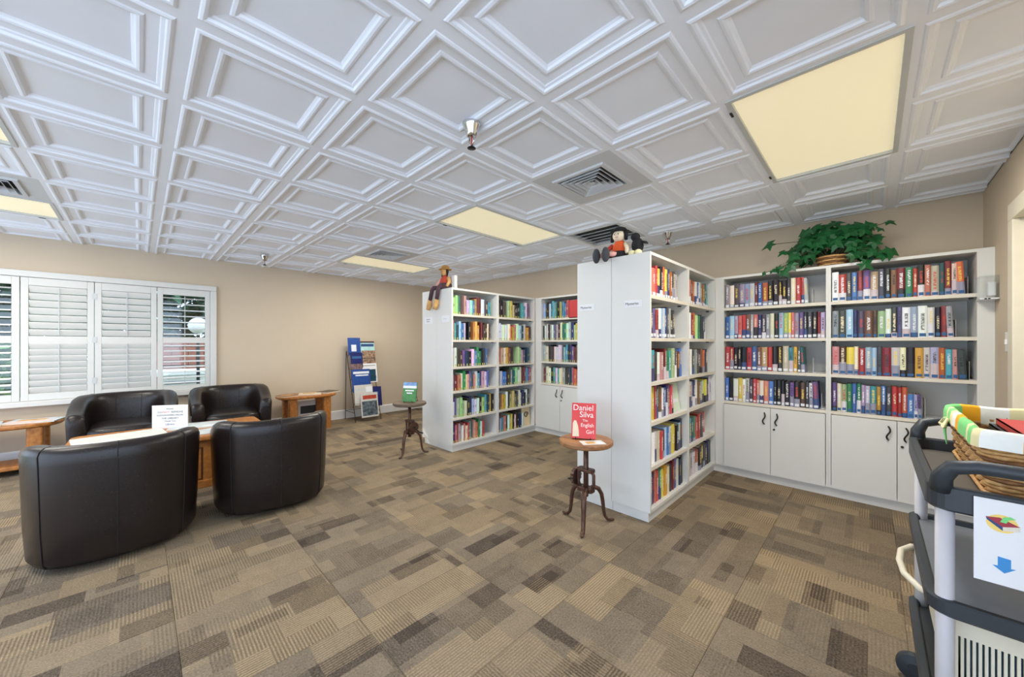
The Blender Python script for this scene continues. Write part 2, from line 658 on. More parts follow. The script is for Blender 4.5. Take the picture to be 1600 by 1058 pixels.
# left wall with the window opening
WY0, WY1, WZ0, WZ1 = -1.42, 0.70, 0.66, 2.02
MB_ = MB()
MB_.box(XL - 0.2, XL, YR, WY0, 0, HC + 0.06).box(XL - 0.2, XL, WY1, YB, 0, HC + 0.06)
MB_.box(XL - 0.2, XL, WY0, WY1, 0, WZ0).box(XL - 0.2, XL, WY0, WY1, WZ1, HC + 0.06)
struct(MB_.build('wall_left', 'wall_paint'), 'tan painted wall with the shuttered window', 'wall')
struct(MB().box(XL - 0.2, XR + 0.15, YB, YB + 0.2, 0, HC + 0.06).build('wall_back', 'wall_paint'), 'beige painted wall above the white cabinets', 'wall')
DY0, DY1, DH = 2.62, 3.56, 2.03
m = MB().box(XR, XR + 0.15, DY1, YB, 0, HC + 0.06).box(XR, XR + 0.15, 0.85, DY0, 0, HC + 0.06).box(XR, XR + 0.15, DY0, DY1, DH, HC + 0.06)
struct(m.build('wall_right', 'wall_paint'), 'beige painted wall beside the cart', 'wall')
struct(MB().box(XL, XE, YR, YR + 0.12, 2.02, HC).build('sun_block_header', 'wall_paint'), 'unseen header added behind the viewer to keep sun off the floor', 'wall')  # unseen, added to block sun from the visible floor
# baseboards
struct(MB().prism([(0, 0), (0.016, 0), (0.016, 0.13), (0.010, 0.145), (0, 0.15)], 0, WY1 * 0 + (YB - YR),
       Matrix.Translation((XL, YR, 0)) @ Matrix(((1, 0, 0, 0), (0, 0, 1, 0), (0, 1, 0, 0), (0, 0, 0, 1)))).build('baseboard_left', 'trim_white', fixn=True),
       'white baseboard along the window wall', 'baseboard')
struct(MB().box(XR - 0.016, XR, 0.85, DY0 - 0.1, 0, 0.14).box(XR - 0.016, XR, DY1 + 0.1, 4.09, 0, 0.14).build('baseboard_right', 'trim_white'), 'white baseboard behind the cart', 'baseboard')
# door on the right wall
d = bpy.data.objects.new('door_1', None)
COL.objects.link(d)
d.location = (XR, (DY0 + DY1) / 2, 0)
struct(d, 'cream door with a cream casing at the right edge', 'door')
og = tuple(d.location)
MB().box(XR + 0.03, XR + 0.07, DY0 + 0.013, DY1 - 0.013, 0.01, DH - 0.013).build('door_leaf', 'cream_trim', d, og)
MB().box(XR - 0.02, XR + 0.1, DY1 - 0.012, DY1 + 0.09, 0, DH - 0.012).build('casing', 'cream_trim', d, og, bevel=0.004)
MB().box(XR - 0.02, XR + 0.1, DY0 - 0.09, DY0 + 0.012, 0, DH - 0.012).build('casing', 'cream_trim', d, og, bevel=0.004)
MB().box(XR - 0.02, XR + 0.1, DY0 - 0.09, DY1 + 0.09, DH - 0.012, DH + 0.09).build('casing', 'cream_trim', d, og, bevel=0.004)
MB().lathe([(0.012, 0), (0.012, 0.04), (0.026, 0.05), (0.028, 0.07), (0.015, 0.085)], n=14).build('knob', 'chrome', d, smooth=True)
d.children[-1].location = (0.03, 0.40 - 0.87 + 0.06, 0.98)
d.children[-1].rotation_euler = (0, -PI / 2, 0)

# ------------------------------------------------------------------ window with plantation shutters
w = bpy.data.objects.new('window_1', None)
COL.objects.link(w)
w.location = (XL, (WY0 + WY1) / 2, WZ0)
struct(w, 'white framed window with four plantation shutter panels', 'window')
og = tuple(w.location)
FX0, FX1 = XL - 0.03, XL + 0.045
fr = MB()
fr.box(FX0, FX1, WY0 - 0.055, WY0 + 0.012, WZ0 + 0.012, WZ1 - 0.012)
fr.box(FX0, FX1, WY1 - 0.012, WY1 + 0.055, WZ0 + 0.012, WZ1 - 0.012)
fr.box(FX0, FX1, WY0 - 0.055, WY1 + 0.055, WZ1 - 0.012, WZ1 + 0.055)
fr.build('window_frame', 'shutter_white', w, og, bevel=0.006)
MB().box(FX0, XL + 0.075, WY0 - 0.07, WY1 + 0.07, WZ0 - 0.045, WZ0 + 0.012).build('window_sill', 'shutter_white', w, og, bevel=0.006)
for k in range(4):
    a = WY0 + 0.01 + k * (WY1 - WY0 - 0.02) / 4
    b_ = a + (WY1 - WY0 - 0.02) / 4
    MB().box(XL - 0.145, XL - 0.141, a, b_, WZ0, WZ1).build('pane', 'window_glass', w, og)
MB().box(XL - 0.165, XL - 0.12, WY0, WY1, WZ0, WZ0 + 0.04).box(XL - 0.165, XL - 0.12, WY0, WY1, WZ1 - 0.04, WZ1).box(XL - 0.165, XL - 0.12, -0.37, -0.31, WZ0 + 0.04, WZ1 - 0.04).build('sash', 'shutter_white', w, og)
PW = (WY1 - WY0 - 0.024) / 4
for k in range(4):
    a = WY0 + 0.012 + k * PW + 0.003
    b_ = a + PW - 0.006
    z0, z1 = WZ0 + 0.014, WZ1 - 0.014
    st, midz = 0.052, 1.335
    pn = MB()
    pn.box(XL - 0.005, XL + 0.023, a, a + st, z0, z1).box(XL - 0.005, XL + 0.023, b_ - st, b_, z0, z1)
    pn.box(XL - 0.005, XL + 0.023, a + st, b_ - st, z0, z0 + 0.075).box(XL - 0.005, XL + 0.023, a + st, b_ - st, z1 - 0.085, z1)
    pn.box(XL - 0.005, XL + 0.023, a + st, b_ - st, midz - 0.038, midz + 0.038)
    panel = pn.build('shutter_panel', 'shutter_white', w, og, bevel=0.003)
    closed = k in (1, 2)
    lw = b_ - a - 2 * st - 0.006
    lm = None
    for (za, zb, n) in ((z0 + 0.075, midz - 0.038, 8), (midz + 0.038, z1 - 0.085, 7)):
        for q in range(n):
            zc = za + (zb - za) * (q + 0.5) / n
            if lm is None:
                sec = [(0.0395 * math.cos(t), 0.0055 * math.sin(t)) for t in [2 * PI * s / 10 for s in range(10)]]
                lm = MB().loft([[(x, y, z) for x, z in sec] for y in (-lw / 2, -lw / 2 + 0.0015, lw / 2 - 0.0015, lw / 2)]).mesh('louver', 'shutter_white', True)
            lo = bpy.data.objects.new('louver', lm)
            COL.objects.link(lo)
            lo.parent = panel
            lo.location = (XL + 0.009 - og[0], (a + b_) / 2 - og[1], zc - og[2])
            lo.rotation_euler = (0, math.radians(-66 if closed else 11), 0)
        yy = (a + b_) / 2
        rx_ = XL + (0.027 if closed else 0.048)
        MB().box(rx_, rx_ + 0.005, yy - 0.0035, yy + 0.0035, za + 0.01, zb - 0.012).build('tilt_rod', 'fixture_metal', panel, og)
    if k == 1:
        for zz in (0.86, 1.335, 1.84):
            yy = b_ + 0.003
            MB().box(XL + 0.022, XL + 0.028, yy - 0.018, yy + 0.018, zz - 0.035, zz + 0.035).build('hinge', 'fixture_metal', panel, og)

# ------------------------------------------------------------------ outside the window
struct(MB().box(-40, XL - 0.25, -30, 30, -0.5, -0.25).build('ground', 'grass'), 'lawn outside the window', 'ground')
gw = thing('garden_wall', (-12.0, 2.0, -0.25), 'reddish brick garden wall seen through the right shutter', 'wall')
MB().box(-12.12, -12.02, -0.2, 4.4, -0.25, 1.33).build('mortar_core', 'mortar', gw, tuple(gw.location))
bm_ = MB().box(0, 0.1, 0.006, 0.294, 0.006, 0.104).mesh('brick', 'brick_red')
for r in range(14):
    for c in range(15):
        yb = -0.2 + c * 0.30 + (0.15 if r % 2 else 0.0)
        if yb + 0.3 > 4.4:
            continue
        o = bpy.data.objects.new('brick', bm_)
        COL.objects.link(o)
        o.parent = gw
        o.location = (-12.03 + 12.0, yb - 2.0, r * 0.112)
gt = thing('utility_box', (-9.4, 0.9, -0.25), 'white louvred box outside behind the right shutter', 'box')
og = tuple(gt.location)
MB().box(-9.75, -9.1, 0.25, 1.75, -0.25, 0.70).build('body', 'white_paint', gt, og, bevel=0.02)
MB().box(-9.85, -9.02, 0.15, 1.85, 0.70, 0.78).build('lid', 'white_paint', gt, og, bevel=0.02)
for q in range(5):
    MB().box(-9.1, -9.085, 0.32, 0.8, 0.15 + q * 0.1, 0.20 + q * 0.1).build('louvre_slot', 'cloth_grey', gt, og)
for q in range(2):
    MB().box(-9.1, -9.085, 1.08, 1.16, 0.40 + q * 0.1, 0.46 + q * 0.1).build('vent_hole', 'cloth_grey', gt, og)
lp = thing('globe_lamp', (-8.4, 0.73, -0.25), 'white globe garden lamp seen through the right shutter', 'lamp')
og = tuple(lp.location)
MB().tube([(-8.4, 0.73, -0.25), (-8.4, 0.73, 1.46)], 0.025, 10).build('post', 'wire_black', lp, og, smooth=True)
MB().lathe([(0.14 * math.sin(t), 1.60 - 0.14 * math.cos(t)) for t in [PI * k / 12 for k in range(1, 12)]], (-8.4, 0.73, 0), 18).build('globe', 'white_paint', lp, og, smooth=True)


def tree(name, loc, h, rx, rz, n, mat, label, lsz=0.09, seed=1):
    rng = random.Random(seed)
    t = thing(name, loc, label, 'tree' if h > 2 else 'shrub', 'plants outside the window')
    MB().tube([(0, 0, 0), (0.03, 0.02, h * 0.5), (0.0, 0.0, h * 0.85)], [0.09, 0.06, 0.03], 8).build('trunk', 'bark', t, smooth=True)
    mb = MB()
    for _ in range(n):
        while True:
            p = Vector((rng.uniform(-1, 1), rng.uniform(-1, 1), rng.uniform(-1, 1)))
            if 0.3 < p.length < 1:
                break
        p = Vector((p.x * rx, p.y * rx, h - rz + p.z * rz))
        R = Matrix.Rotation(rng.uniform(0, 6.28), 4, 'Z') @ Matrix.Rotation(rng.uniform(-1, 1), 4, 'X')
        s = lsz * rng.uniform(0.7, 1.4)
        mb.add([p + R @ Vector(q) * s for q in ((-0.5, 0, 0), (0, -0.9, 0.12), (0.5, 0, 0), (0, 0.9, 0.12))], [(0, 1, 2, 3)])
    f = mb.build('foliage', mat, t)
    f['kind'] = 'stuff'
    return t


tree('leafy_shrub', (-8.9, -1.75, -0.25), 1.75, 0.75, 0.9, 2600, 'tree_leaf', 'bright green shrub outside the leftmost shutter', 0.10, 2)
tree('tall_tree', (-11.8, -3.6, -0.25), 5.9, 1.5, 2.8, 5200, 'tree_leaf_dark', 'dark green tree placed out of view to keep sun off the rightmost shutter', 0.17, 3)  # stands out of view, positioned to block sun through the right shutter
tree('tall_tree', (-16.0, 0.6, -0.25), 6.4, 2.4, 3.1, 6500, 'tree_leaf_dark', 'dark green tree behind the brick garden wall', 0.20, 4)
tree('tall_tree', (-17.0, 5.6, -0.25), 5.8, 2.2, 2.8, 4200, 'tree_leaf', 'light green tree right of the one behind the brick wall', 0.20, 5)
tree('tall_tree', (-22.5, -4.6, -0.25), 8.5, 4.0, 4.3, 6000, 'tree_leaf_dark', 'large dark tree farthest behind the shutters', 0.36, 6)

# ------------------------------------------------------------------ ceiling fixtures
LNAME = {(-2, 2): 'large yellowed fluorescent ceiling panel above the cabinets with the ivy',
         (2, 2): 'yellowed fluorescent ceiling panel between the two tall bookcases',
         (6, 2): 'yellowed fluorescent ceiling panel near the far left wall, above the magazine rack',
         (6, -4): 'yellowed fluorescent ceiling panel above the window at the left edge',
         (3, -4): 'sliver of a yellowed ceiling panel nearest the camera at the left edge'}
for i, j in LIGHTS:
    x0, x1 = GX0 - (i + 1) * TILE, GX0 - i * TILE
    y0, y1 = GY0 + j * TILE, GY0 + (j + 2) * TILE
    t = thing('ceiling_light', ((x0 + x1) / 2, (y0 + y1) / 2, HC), LNAME[(i, j)], 'light', 'fluorescent ceiling panels')
    og = tuple(t.location)
    e = 0.022
    f = MB()
    for a in ((x0, x0 + e, y0, y1), (x1 - e, x1, y0, y1), (x0 + e, x1 - e, y0, y0 + e), (x0 + e, x1 - e, y1 - e, y1)):
        f.box(a[0], a[1], a[2], a[3], HC - 0.006, HC + 0.04)
    f.build('frame', 'fixture_metal', t, og)
    MB().box(x0 + e, x1 - e, y0 + e, y1 - e, HC + 0.012, HC + 0.018).build('diffuser', 'diffuser', t, og)
    for q in (0.10, 0.90):
        MB().box(x0 - 0.004, x0 + 0.006, y0 + (y1 - y0) * q - 0.02, y0 + (y1 - y0) * q + 0.02, HC - 0.010, HC - 0.004).build('latch', 'dark_metal', t, og)
    la = bpy.data.lights.new('fluorescent_tubes', 'AREA')
    la.shape = 'RECTANGLE'
    la.size, la.size_y = x1 - x0 - 0.06, y1 - y0 - 0.06
    la.energy = LAMP_POWER
    la.color = (1.0, 0.955, 0.87)
    lo = bpy.data.objects.new('fluorescent_tubes', la)
    COL.objects.link(lo)
    lo.location = (0, 0, -0.009)
    lo.parent = t

VN = {(0, 2): 'square ceiling air diffuser nearest the tall bookcase with the black-haired doll',
      (5, 2): 'small square ceiling air diffuser beside the farthest ceiling panel',
      (5, -3): 'ceiling air diffuser cut off at the left edge above the window'}
for i, j in VENTS:
    x0, y0 = GX0 - (i + 1) * TILE, GY0 + j * TILE
    cx, cy = x0 + TILE / 2, y0 + TILE / 2
    t = thing('ceiling_vent', (cx, cy, HC), VN[(i, j)], 'vent', 'square ceiling air diffusers')
    og = tuple(t.location)
    h = 0.175
    f = MB()
    H = TILE / 2
    f.loft([[(cx - a, cy - a, HC + z), (cx + a, cy - a, HC + z), (cx + a, cy + a, HC + z), (cx - a, cy + a, HC + z)] for a, z in
            ((H, 0.012), (H, 0.0), (h + 0.03, 0.0), (h + 0.025, -0.012), (h, -0.012), (h, 0.03))], cap=False)
    f.build('face_plate', 'vent_paint', t, og, fixn=True)
    MB().box(cx - h, cx + h, cy - h, cy + h, HC + 0.03, HC + 0.04).build('duct', 'vent_dark', t, og)
    for a in (0.16, 0.125, 0.09, 0.055):
        MB().loft([[(cx - s, cy - s, HC + z), (cx + s, cy - s, HC + z), (cx + s, cy + s, HC + z), (cx - s, cy + s, HC + z)] for s, z in
                   ((a, -0.018), (a - 0.022, 0.014), (a - 0.024, 0.013), (a - 0.003, -0.020), (a, -0.018))], cap=False).build('vane_ring', 'vent_paint', t, og, fixn=True)
    MB().box(cx - 0.02, cx + 0.02, cy - 0.02, cy + 0.02, HC - 0.014, HC - 0.010).build('centre_plate', 'vent_paint', t, og)
i, j = RETURN
x0, y0 = GX0 - (i + 1) * TILE, GY0 + j * TILE
t = thing('return_grille', (x0 + TILE / 2, y0 + TILE / 2, HC), 'dark slatted return air grille in the ceiling behind the seated doll', 'vent')
og = tuple(t.location)
f = MB()
for a in ((x0, x0 + 0.03, y0, y0 + TILE), (x0 + TILE - 0.03, x0 + TILE, y0, y0 + TILE), (x0 + 0.03, x0 + TILE - 0.03, y0, y0 + 0.03), (x0 + 0.03, x0 + TILE - 0.03, y0 + TILE - 0.03, y0 + TILE)):
    f.box(*a, HC - 0.005, HC + 0.03)
f.build('frame', 'vent_paint', t, og)
MB().box(x0 + 0.03, x0 + TILE - 0.03, y0 + 0.03, y0 + TILE - 0.03, HC + 0.04, HC + 0.05).build('duct', 'vent_dark', t, og)
for q in range(6):
    yy = y0 + 0.06 + q * 0.097
    MB().box(x0 + 0.03, x0 + TILE - 0.03, -0.008, 0.008, -0.002, 0.002, Matrix.Translation((0, yy, HC + 0.008)) @ Matrix.Rotation(0.7, 4, 'X')).build('slat', 'vent_paint', t, og)

SPR = [((-1.50, 1.225), 'chrome pendant sprinkler head hanging in the middle of the ceiling'),
       ((-5.69, 1.16), 'chrome pendant sprinkler head near the tan wall beyond the leather chairs'),
       ((-1.51, 3.84), 'chrome pendant sprinkler head above the shelves beside the seated doll')]
for (sx, sy), lab in SPR:
    t = thing('sprinkler_head', (sx, sy, HC + 0.008), lab, 'sprinkler', 'pendant sprinkler heads')
    t.scale = (1.2, 1.2, 1.2)
    MB().lathe([(0.040, 0.0), (0.041, -0.004), (0.036, -0.012), (0.026, -0.042), (0.020, -0.056), (0.013, -0.060)], n=20).build('escutcheon_cup', 'chrome', t, smooth=True)
    for s in (-1, 1):
        MB().tube([(s * 0.014, 0, -0.056), (s * 0.016, 0, -0.075), (s * 0.004, 0, -0.098)], 0.0035, 6).build('frame_arm', 'chrome', t, smooth=True)
    MB().tube([(0, 0, -0.058), (0, 0, -0.096)], 0.003, 6).build('bulb', 'ink_red', t)
    MB().lathe([(0.004, -0.094), (0.016, -0.104), (0.019, -0.107), (0.004, -0.109)], n=14).build('deflector', 'dark_metal', t)

# ------------------------------------------------------------------ bookcases
CASE_H, TOE = 1.955, 0.078
PT = 0.02
ISL_SH = [1.645, 1.335, 1.012, 0.722, 0.400]
CAB_SH = [1.645, 1.340, 1.035, 0.725]


def case(name, label, M, W, D, shelves, doors=False, group=None, stile_l=PT, stile_r=PT, toe_ext=0.0, toe_l=0.0):
    """local frame: x along the front (left to right seen from the front), y into the case, front at y=0"""
    o = M @ Vector((W / 2, D / 2, 0))
    t = thing(name, tuple(o), label, 'bookcase' if not doors else 'cabinet', group)
    og = tuple(o)

    def bx(nm, a, mat='laminate', par=t, lab=None):
        return MB().box(*a, M).build(nm, mat, par, og, label=lab, bevel=0.0)
    bx('side_panel', (0, stile_l, 0, D, TOE, CASE_H))
    bx('side_panel', (W - stile_r, W, 0, D, TOE, CASE_H))
    bx('back_panel', (stile_l, W - stile_r, D - 0.008, D, TOE, CASE_H))
    bx('top_panel', (stile_l, W - stile_r, 0, D - 0.008, CASE_H - 0.022, CASE_H))
    bx('toe_kick', (-toe_l, W + toe_ext, 0.022, D, 0, TOE))
    bx('bottom_panel', (stile_l, W - stile_r, 0, D - 0.008, TOE, TOE + 0.02))
    for k, z in enumerate(shelves):
        s = bx('shelf', (stile_l, W - stile_r, 0.004, D - 0.008, z - 0.024, z))
        MB().box(stile_l, W - stile_r, 0.0, 0.004, z - 0.025, z + 0.001, M).build('edge_band', 'laminate_edge', s, og)
        for q in (stile_l + 0.01, W - stile_r - 0.03):
            MB().box(q, q + 0.02, 0.05, 0.075, z - 0.034, z - 0.024, M).build('shelf_clip', 'cloth_grey', s, og)
    if doors:
        zt = shelves[-1] - 0.03
        xm = (stile_l + W - stile_r) / 2
        for s, (a, b2) in ((-1, (stile_l + 0.004, xm - 0.002)), (1, (xm + 0.002, W - stile_r - 0.004))):
            dr = bx('door', (a, b2, -0.016, 0.002, TOE + 0.004, zt))
            hx = b2 - 0.045 if s < 0 else a + 0.045
            pts = []
            for q in range(13):
                u = q / 12
                pts.append(M @ Vector((hx + 0.010 * math.sin(2 * PI * u), -0.016 - 0.028 * math.sin(PI * u) ** 0.5, zt - 0.045 - 0.105 * u)))
            MB().tube(pts, 0.0055, 7).build('handle', 'dark_metal', dr, og, smooth=True)
            if s > 0:
                pts = [M @ Vector((a + 0.025, -0.014, zt - 0.19)), M @ Vector((a + 0.025, -0.024, zt - 0.19))]
                MB().tube(pts, 0.009, 12).build('lock', 'dark_metal', dr, og, smooth=False)
    return t


def fx(x, y):          # a front that faces +X; left end (seen from the front) at y
    return Matrix(((0, -1, 0, x), (1, 0, 0, y), (0, 0, 1, 0), (0, 0, 0, 1)))


def fy(x, y):          # a front that faces -Y; left end at x
    return Matrix(((1, 0, 0, x), (0, 1, 0, y), (0, 0, 1, 0), (0, 0, 0, 1)))


def fmx(x, y):         # a front that faces -X; left end at y
    return Matrix(((0, 1, 0, x), (-1, 0, 0, y), (0, 0, 1, 0), (0, 0, 0, 1)))


YI0, YIM, YI1, YC = 2.56, 3.325, 4.085, 4.09
CD = YB - YC - 0.005
XA = -1.13
M_N, M_F = fx(XA, YI0), fx(XA, YIM + 0.001)
case('tall_bookcase', 'tall white bookcase facing the cabinets, its end panel behind the red book', M_N, YIM - YI0, 0.305, ISL_SH, toe_l=-0.022)
case('tall_bookcase', 'tall white bookcase facing right, in the corner next to the doors', M_F, YI1 - YIM - 0.001, 0.305, ISL_SH, toe_ext=0.026)
case('tall_bookcase', 'tall white bookcase turned away, narrow left end panel above the round table', fmx(-1.75, YIM), YIM - YI0, 0.312, ISL_SH, toe_ext=-0.022)
case('tall_bookcase', 'tall white bookcase turned away, hidden behind the central end panels', fmx(-1.75, YI1), YI1 - YIM - 0.001, 0.312, ISL_SH)
M_A, M_B = fy(-1.13, YC), fy(-0.2625, YC)
case('shelf_cabinet', 'white shelf cabinet with two doors, left of the centre post under the ivy', M_A, 0.867, CD, CAB_SH, True, stile_l=0.076, stile_r=0.016, toe_l=0.03)
case('shelf_cabinet', 'white shelf cabinet with two doors, ending at the right wall behind the cart', M_B, 0.8615, CD, CAB_SH, True, stile_l=0.016, stile_r=0.077)
XF = -3.54
YF0 = 2.59
M_LN, M_LF = fx(XF, YF0), fx(XF, YIM + 0.011)
case('tall_bookcase', 'far white bookcase nearest the small table, below the scarecrow doll', M_LN, YIM + 0.01 - YF0, 0.315, ISL_SH, toe_l=-0.022)
case('tall_bookcase', 'far white bookcase in the corner, right of the one under the scarecrow doll', M_LF, YI1 - YIM - 0.011, 0.315, ISL_SH, toe_ext=0.026)
case('tall_bookcase', 'far white bookcase turned away, its end panel against the tan wall', fmx(-4.178, YIM + 0.01), YIM + 0.01 - YF0, 0.32, ISL_SH, toe_ext=-0.022)
M_LB = fy(-3.53, YC)
case('shelf_cabinet', 'white shelf cabinet with two doors, half hidden between the tall bookcases', M_LB, 0.885, CD, CAB_SH, True, stile_l=0.11, stile_r=0.09, toe_l=0.04)
case('shelf_cabinet', 'white shelf cabinet hidden behind the central bookcase', fy(-2.643, YC), 0.885, CD, CAB_SH, True)

# signs taped to the end panels
for (x0, x1, z0, z1, y, body, lab) in (
        (-1.725, -1.585, 1.560, 1.612, YI0, 'Mysteries', 'small white Mysteries label on the left end panel of the central bookcase'),
        (-1.325, -1.190, 1.562, 1.614, YI0, 'Mysteries', 'small white Mysteries label on the right end panel of the central bookcase'),
        (-4.12, -3.94, 1.545, 1.625, YF0, 'General\nFiction', 'small white label on the left end panel of the far bookcase'),
        (-3.74, -3.585, 1.55, 1.63, YF0, 'Fiction', 'faded white label on the right end panel of the far bookcase')):
    t = thing('shelf_label', ((x0 + x1) / 2, y - 0.001, z0), lab, 'label', 'paper labels on the end panels')
    og = tuple(t.location)
    MB().box(x0, x1, y - 0.002, y - 0.0004, z0, z1).build('card', 'paper', t, og)
    text(body, 0.027 if '\n' not in body else 0.026, ((x0 + x1) / 2 - 0.01, y - 0.0022, (z0 + z1) / 2), (PI / 2, 0, 0), 'ink_black' if x0 > -3.7 or x0 < -4 else 'fixture_metal', t, og)

# ------------------------------------------------------------------ books
PAL = {'k': ((34, 32, 36), 'black'), 'K': ((72, 72, 78), 'charcoal'), 'w': ((232, 232, 232), 'white'), 'c': ((228, 216, 188), 'cream'),
       'g': ((160, 164, 168), 'grey'), 'r': ((202, 56, 56), 'red'), 'R': ((132, 42, 48), 'dark red'), 'p': ((224, 140, 150), 'pink'),
       'o': ((222, 104, 50), 'orange'), 'y': ((228, 206, 66), 'yellow'), 'Y': ((214, 158, 46), 'gold'), 'b': ((58, 112, 196), 'blue'),
       'B': ((40, 52, 104), 'navy'), 'l': ((156, 196, 226), 'pale blue'), 't': ((70, 168, 184), 'teal'), 'T': ((36, 92, 100), 'dark teal'),
       'G': ((44, 146, 92), 'green'), 'L': ((172, 208, 138), 'pale green'), 'v': ((108, 82, 150), 'purple'), 'V': ((182, 172, 208), 'lavender'),
       'n': ((140, 96, 64), 'brown'), 'N': ((80, 56, 48), 'dark brown'), 's': ((216, 112, 100), 'salmon'), 'a': ((212, 172, 120), 'tan')}
ORD = 'first second third fourth fifth sixth seventh eighth ninth tenth eleventh twelfth thirteenth fourteenth fifteenth sixteenth seventeenth eighteenth nineteenth twentieth twenty-first twenty-second twenty-third twenty-fourth twenty-fifth twenty-sixth'.split()
brng = random.Random(5)


def book_geom(w, d, h):
    t = 0.0025
    r = min(0.006, w * 0.25)
    poly = [(0, d), (0, r), (w * 0.28, 0), (w * 0.72, 0), (w, r), (w, d), (w - t, d), (w - t, r + t), (t, r + t), (t, d)]
    mb = MB()
    n = len(poly)
    vs = [(p[0], p[1], 0) for p in poly] + [(p[0], p[1], h) for p in poly]
    fs = [(i, (i + 1) % n, n + (i + 1) % n, n + i) for i in range(n)]
    for k in (0, n):
        q = [(0, 1, 8, 9), (1, 2, 3, 4), (1, 4, 7, 8), (4, 5, 6, 7)]
        fs += [tuple(i + k for i in (a if k else reversed(a))) for a in q]
    return mb.add(vs, [tuple(reversed(f)) if False else f for f in fs])


def shelf_books(codes, M, x0, x1, z, where, group, hmin, hmax, sticker, setback=0.02, lean_last=True, dmin=0.13, dmax=0.17, short=()):
    codes = codes.replace(' ', '')
    n = len(codes)
    ws = [brng.uniform(0.7, 1.35) for _ in codes]
    tot = sum(ws)
    ws = [w * (x1 - x0) / tot for w in ws]
    x = x0
    rot = M.to_euler().z
    hprev = brng.uniform(hmin, hmax)
    for k, c in enumerate(codes):
        col, cname = PAL[c]
        hprev = 0.45 * hprev + 0.55 * brng.uniform(hmin, hmax)
        h = hprev if k not in short else hmin * 0.84
        w = ws[k] - 0.0012
        d = brng.uniform(dmin, dmax)
        j = brng.uniform(0.85, 1.12)
        gm = sum(col) / 3.0
        cc = tuple(max(0, min(255, (v * 0.84 + gm * 0.16) * j + brng.uniform(-8, 8))) for v in col)
        o = book_geom(w, d, h).build('book', 'book_cover', None)
        o.location = M @ Vector((x, setback + brng.uniform(0, 0.012), z + 0.001))
        lean = 0.0
        if lean_last and k == n - 1 and x1 - x0 > 0.3:
            lean = -0.05
        o.rotation_euler = (0, lean, rot)
        o.color = lin(cc)
        if where:
            tag(o, f'{cname} book, {ORD[k]} from the left on the {where}', 'book', group)
        MB().box(0.0028, w - 0.0028, 0.009, d - 0.004, 0.003, h - 0.004).build('page_block', 'page_block', o)
        if sticker:
            s0 = brng.uniform(0.006, 0.012)
            MB().box(w * 0.14, w * 0.86, -0.0006, 0.0015, s0, s0 + brng.uniform(0.018, 0.026)).build('spine_label', 'label_blue' if sticker == 1 else 'label_white', o)
        x += ws[k]


GB = 'books in the white cabinets under the ivy'
GI = 'books in the central tall bookcase'
A0, A1 = 0.083, 0.845
def ax(X):
    return X + 1.13
def bx_(X):
    return X + 0.2625
shelf_books('gcKVlwRbokkkkKcrrg', M_A, A0, ax(-0.396), 1.645, 'top shelf of the left door cabinet', GB, 0.205, 0.245, 2)
shelf_books('blVsrngsBKgcklLysVvkKkRV', M_A, A0, A1, 1.340, 'second shelf of the left door cabinet', GB, 0.215, 0.240, 2, lean_last=False)
shelf_books('rrkkkrbnarkkctYKT', M_A, A0, ax(-0.418), 1.035, 'third shelf of the left door cabinet', GB, 0.21, 0.24, 2)
shelf_books('bkwywwKrscsbkkkkvkNKwv', M_A, A0, ax(-0.323), 0.725, 'lowest shelf of the left door cabinet', GB, 0.21, 0.245, 2)
B0 = 0.022
shelf_books('wrKbRvaKknRGrkscTRco', M_B, B0, bx_(0.475), 1.645, 'top shelf of the right door cabinet', GB, 0.205, 0.262, 1)
shelf_books('gKlBKnNLwKvwlwwkRg', M_B, B0, bx_(0.424), 1.340, 'second shelf of the right door cabinet', GB, 0.205, 0.245, 1)
shelf_books('pNycrllKRwckYwVotpK', M_B, B0, bx_(0.484), 1.035, 'third shelf of the right door cabinet', GB, 0.205, 0.245, 1)
shelf_books('vcLGbGVVtYbKrrobVv', M_B, B0, bx_(0.271), 0.725, 'lowest shelf of the right door cabinet', GB, 0.215, 0.245, 1, short=(15, 16, 17))
E0, EN, EF = 0.024, YIM - YI0 - 0.022, YI1 - YIM - 0.022
SH = ['top', 'second', 'third', 'fourth', 'fifth', 'lowest']
ZI = ISL_SH + [TOE + 0.02]
for k, (near, fn, far, ff) in enumerate((('gbsrykoyBoKg', 0.80, 'BksNowbwgnTt', 0.88), ('BKvrwlwbKgkK', 0.76, 'glwRoLGkKT', 0.78), ('stKwpRGtLKRb', 0.97, 'NwwKgKknoK', 0.85),
                                         ('vwyrTnwbBvrp', 0.70, 'kwgBwngLykV', 0.99), ('KgwwcrRlbwyYklB', 0.98, 'btBGrrKr', 0.76), ('wbBsrGyYcKRvwBk', 0.98, 'vBgwrkyKkBK', 0.99))):
    shelf_books(near, M_N, E0, E0 + (EN - E0) * fn, ZI[k], f'{SH[k]} shelf of the tall near bookcase', GI, 0.195, 0.262, 2 if k < 2 else 0, setback=0.025)
    shelf_books(far, M_F, E0, E0 + (EF - E0) * ff, ZI[k], f'{SH[k]} shelf of the corner tall bookcase', GI, 0.195, 0.255, 2 if k < 1 else 0, setback=0.025)

# the many small books of the far bookcases: one mass with a colour for each book
rows_v, rows_f, rows_c = [], [], []


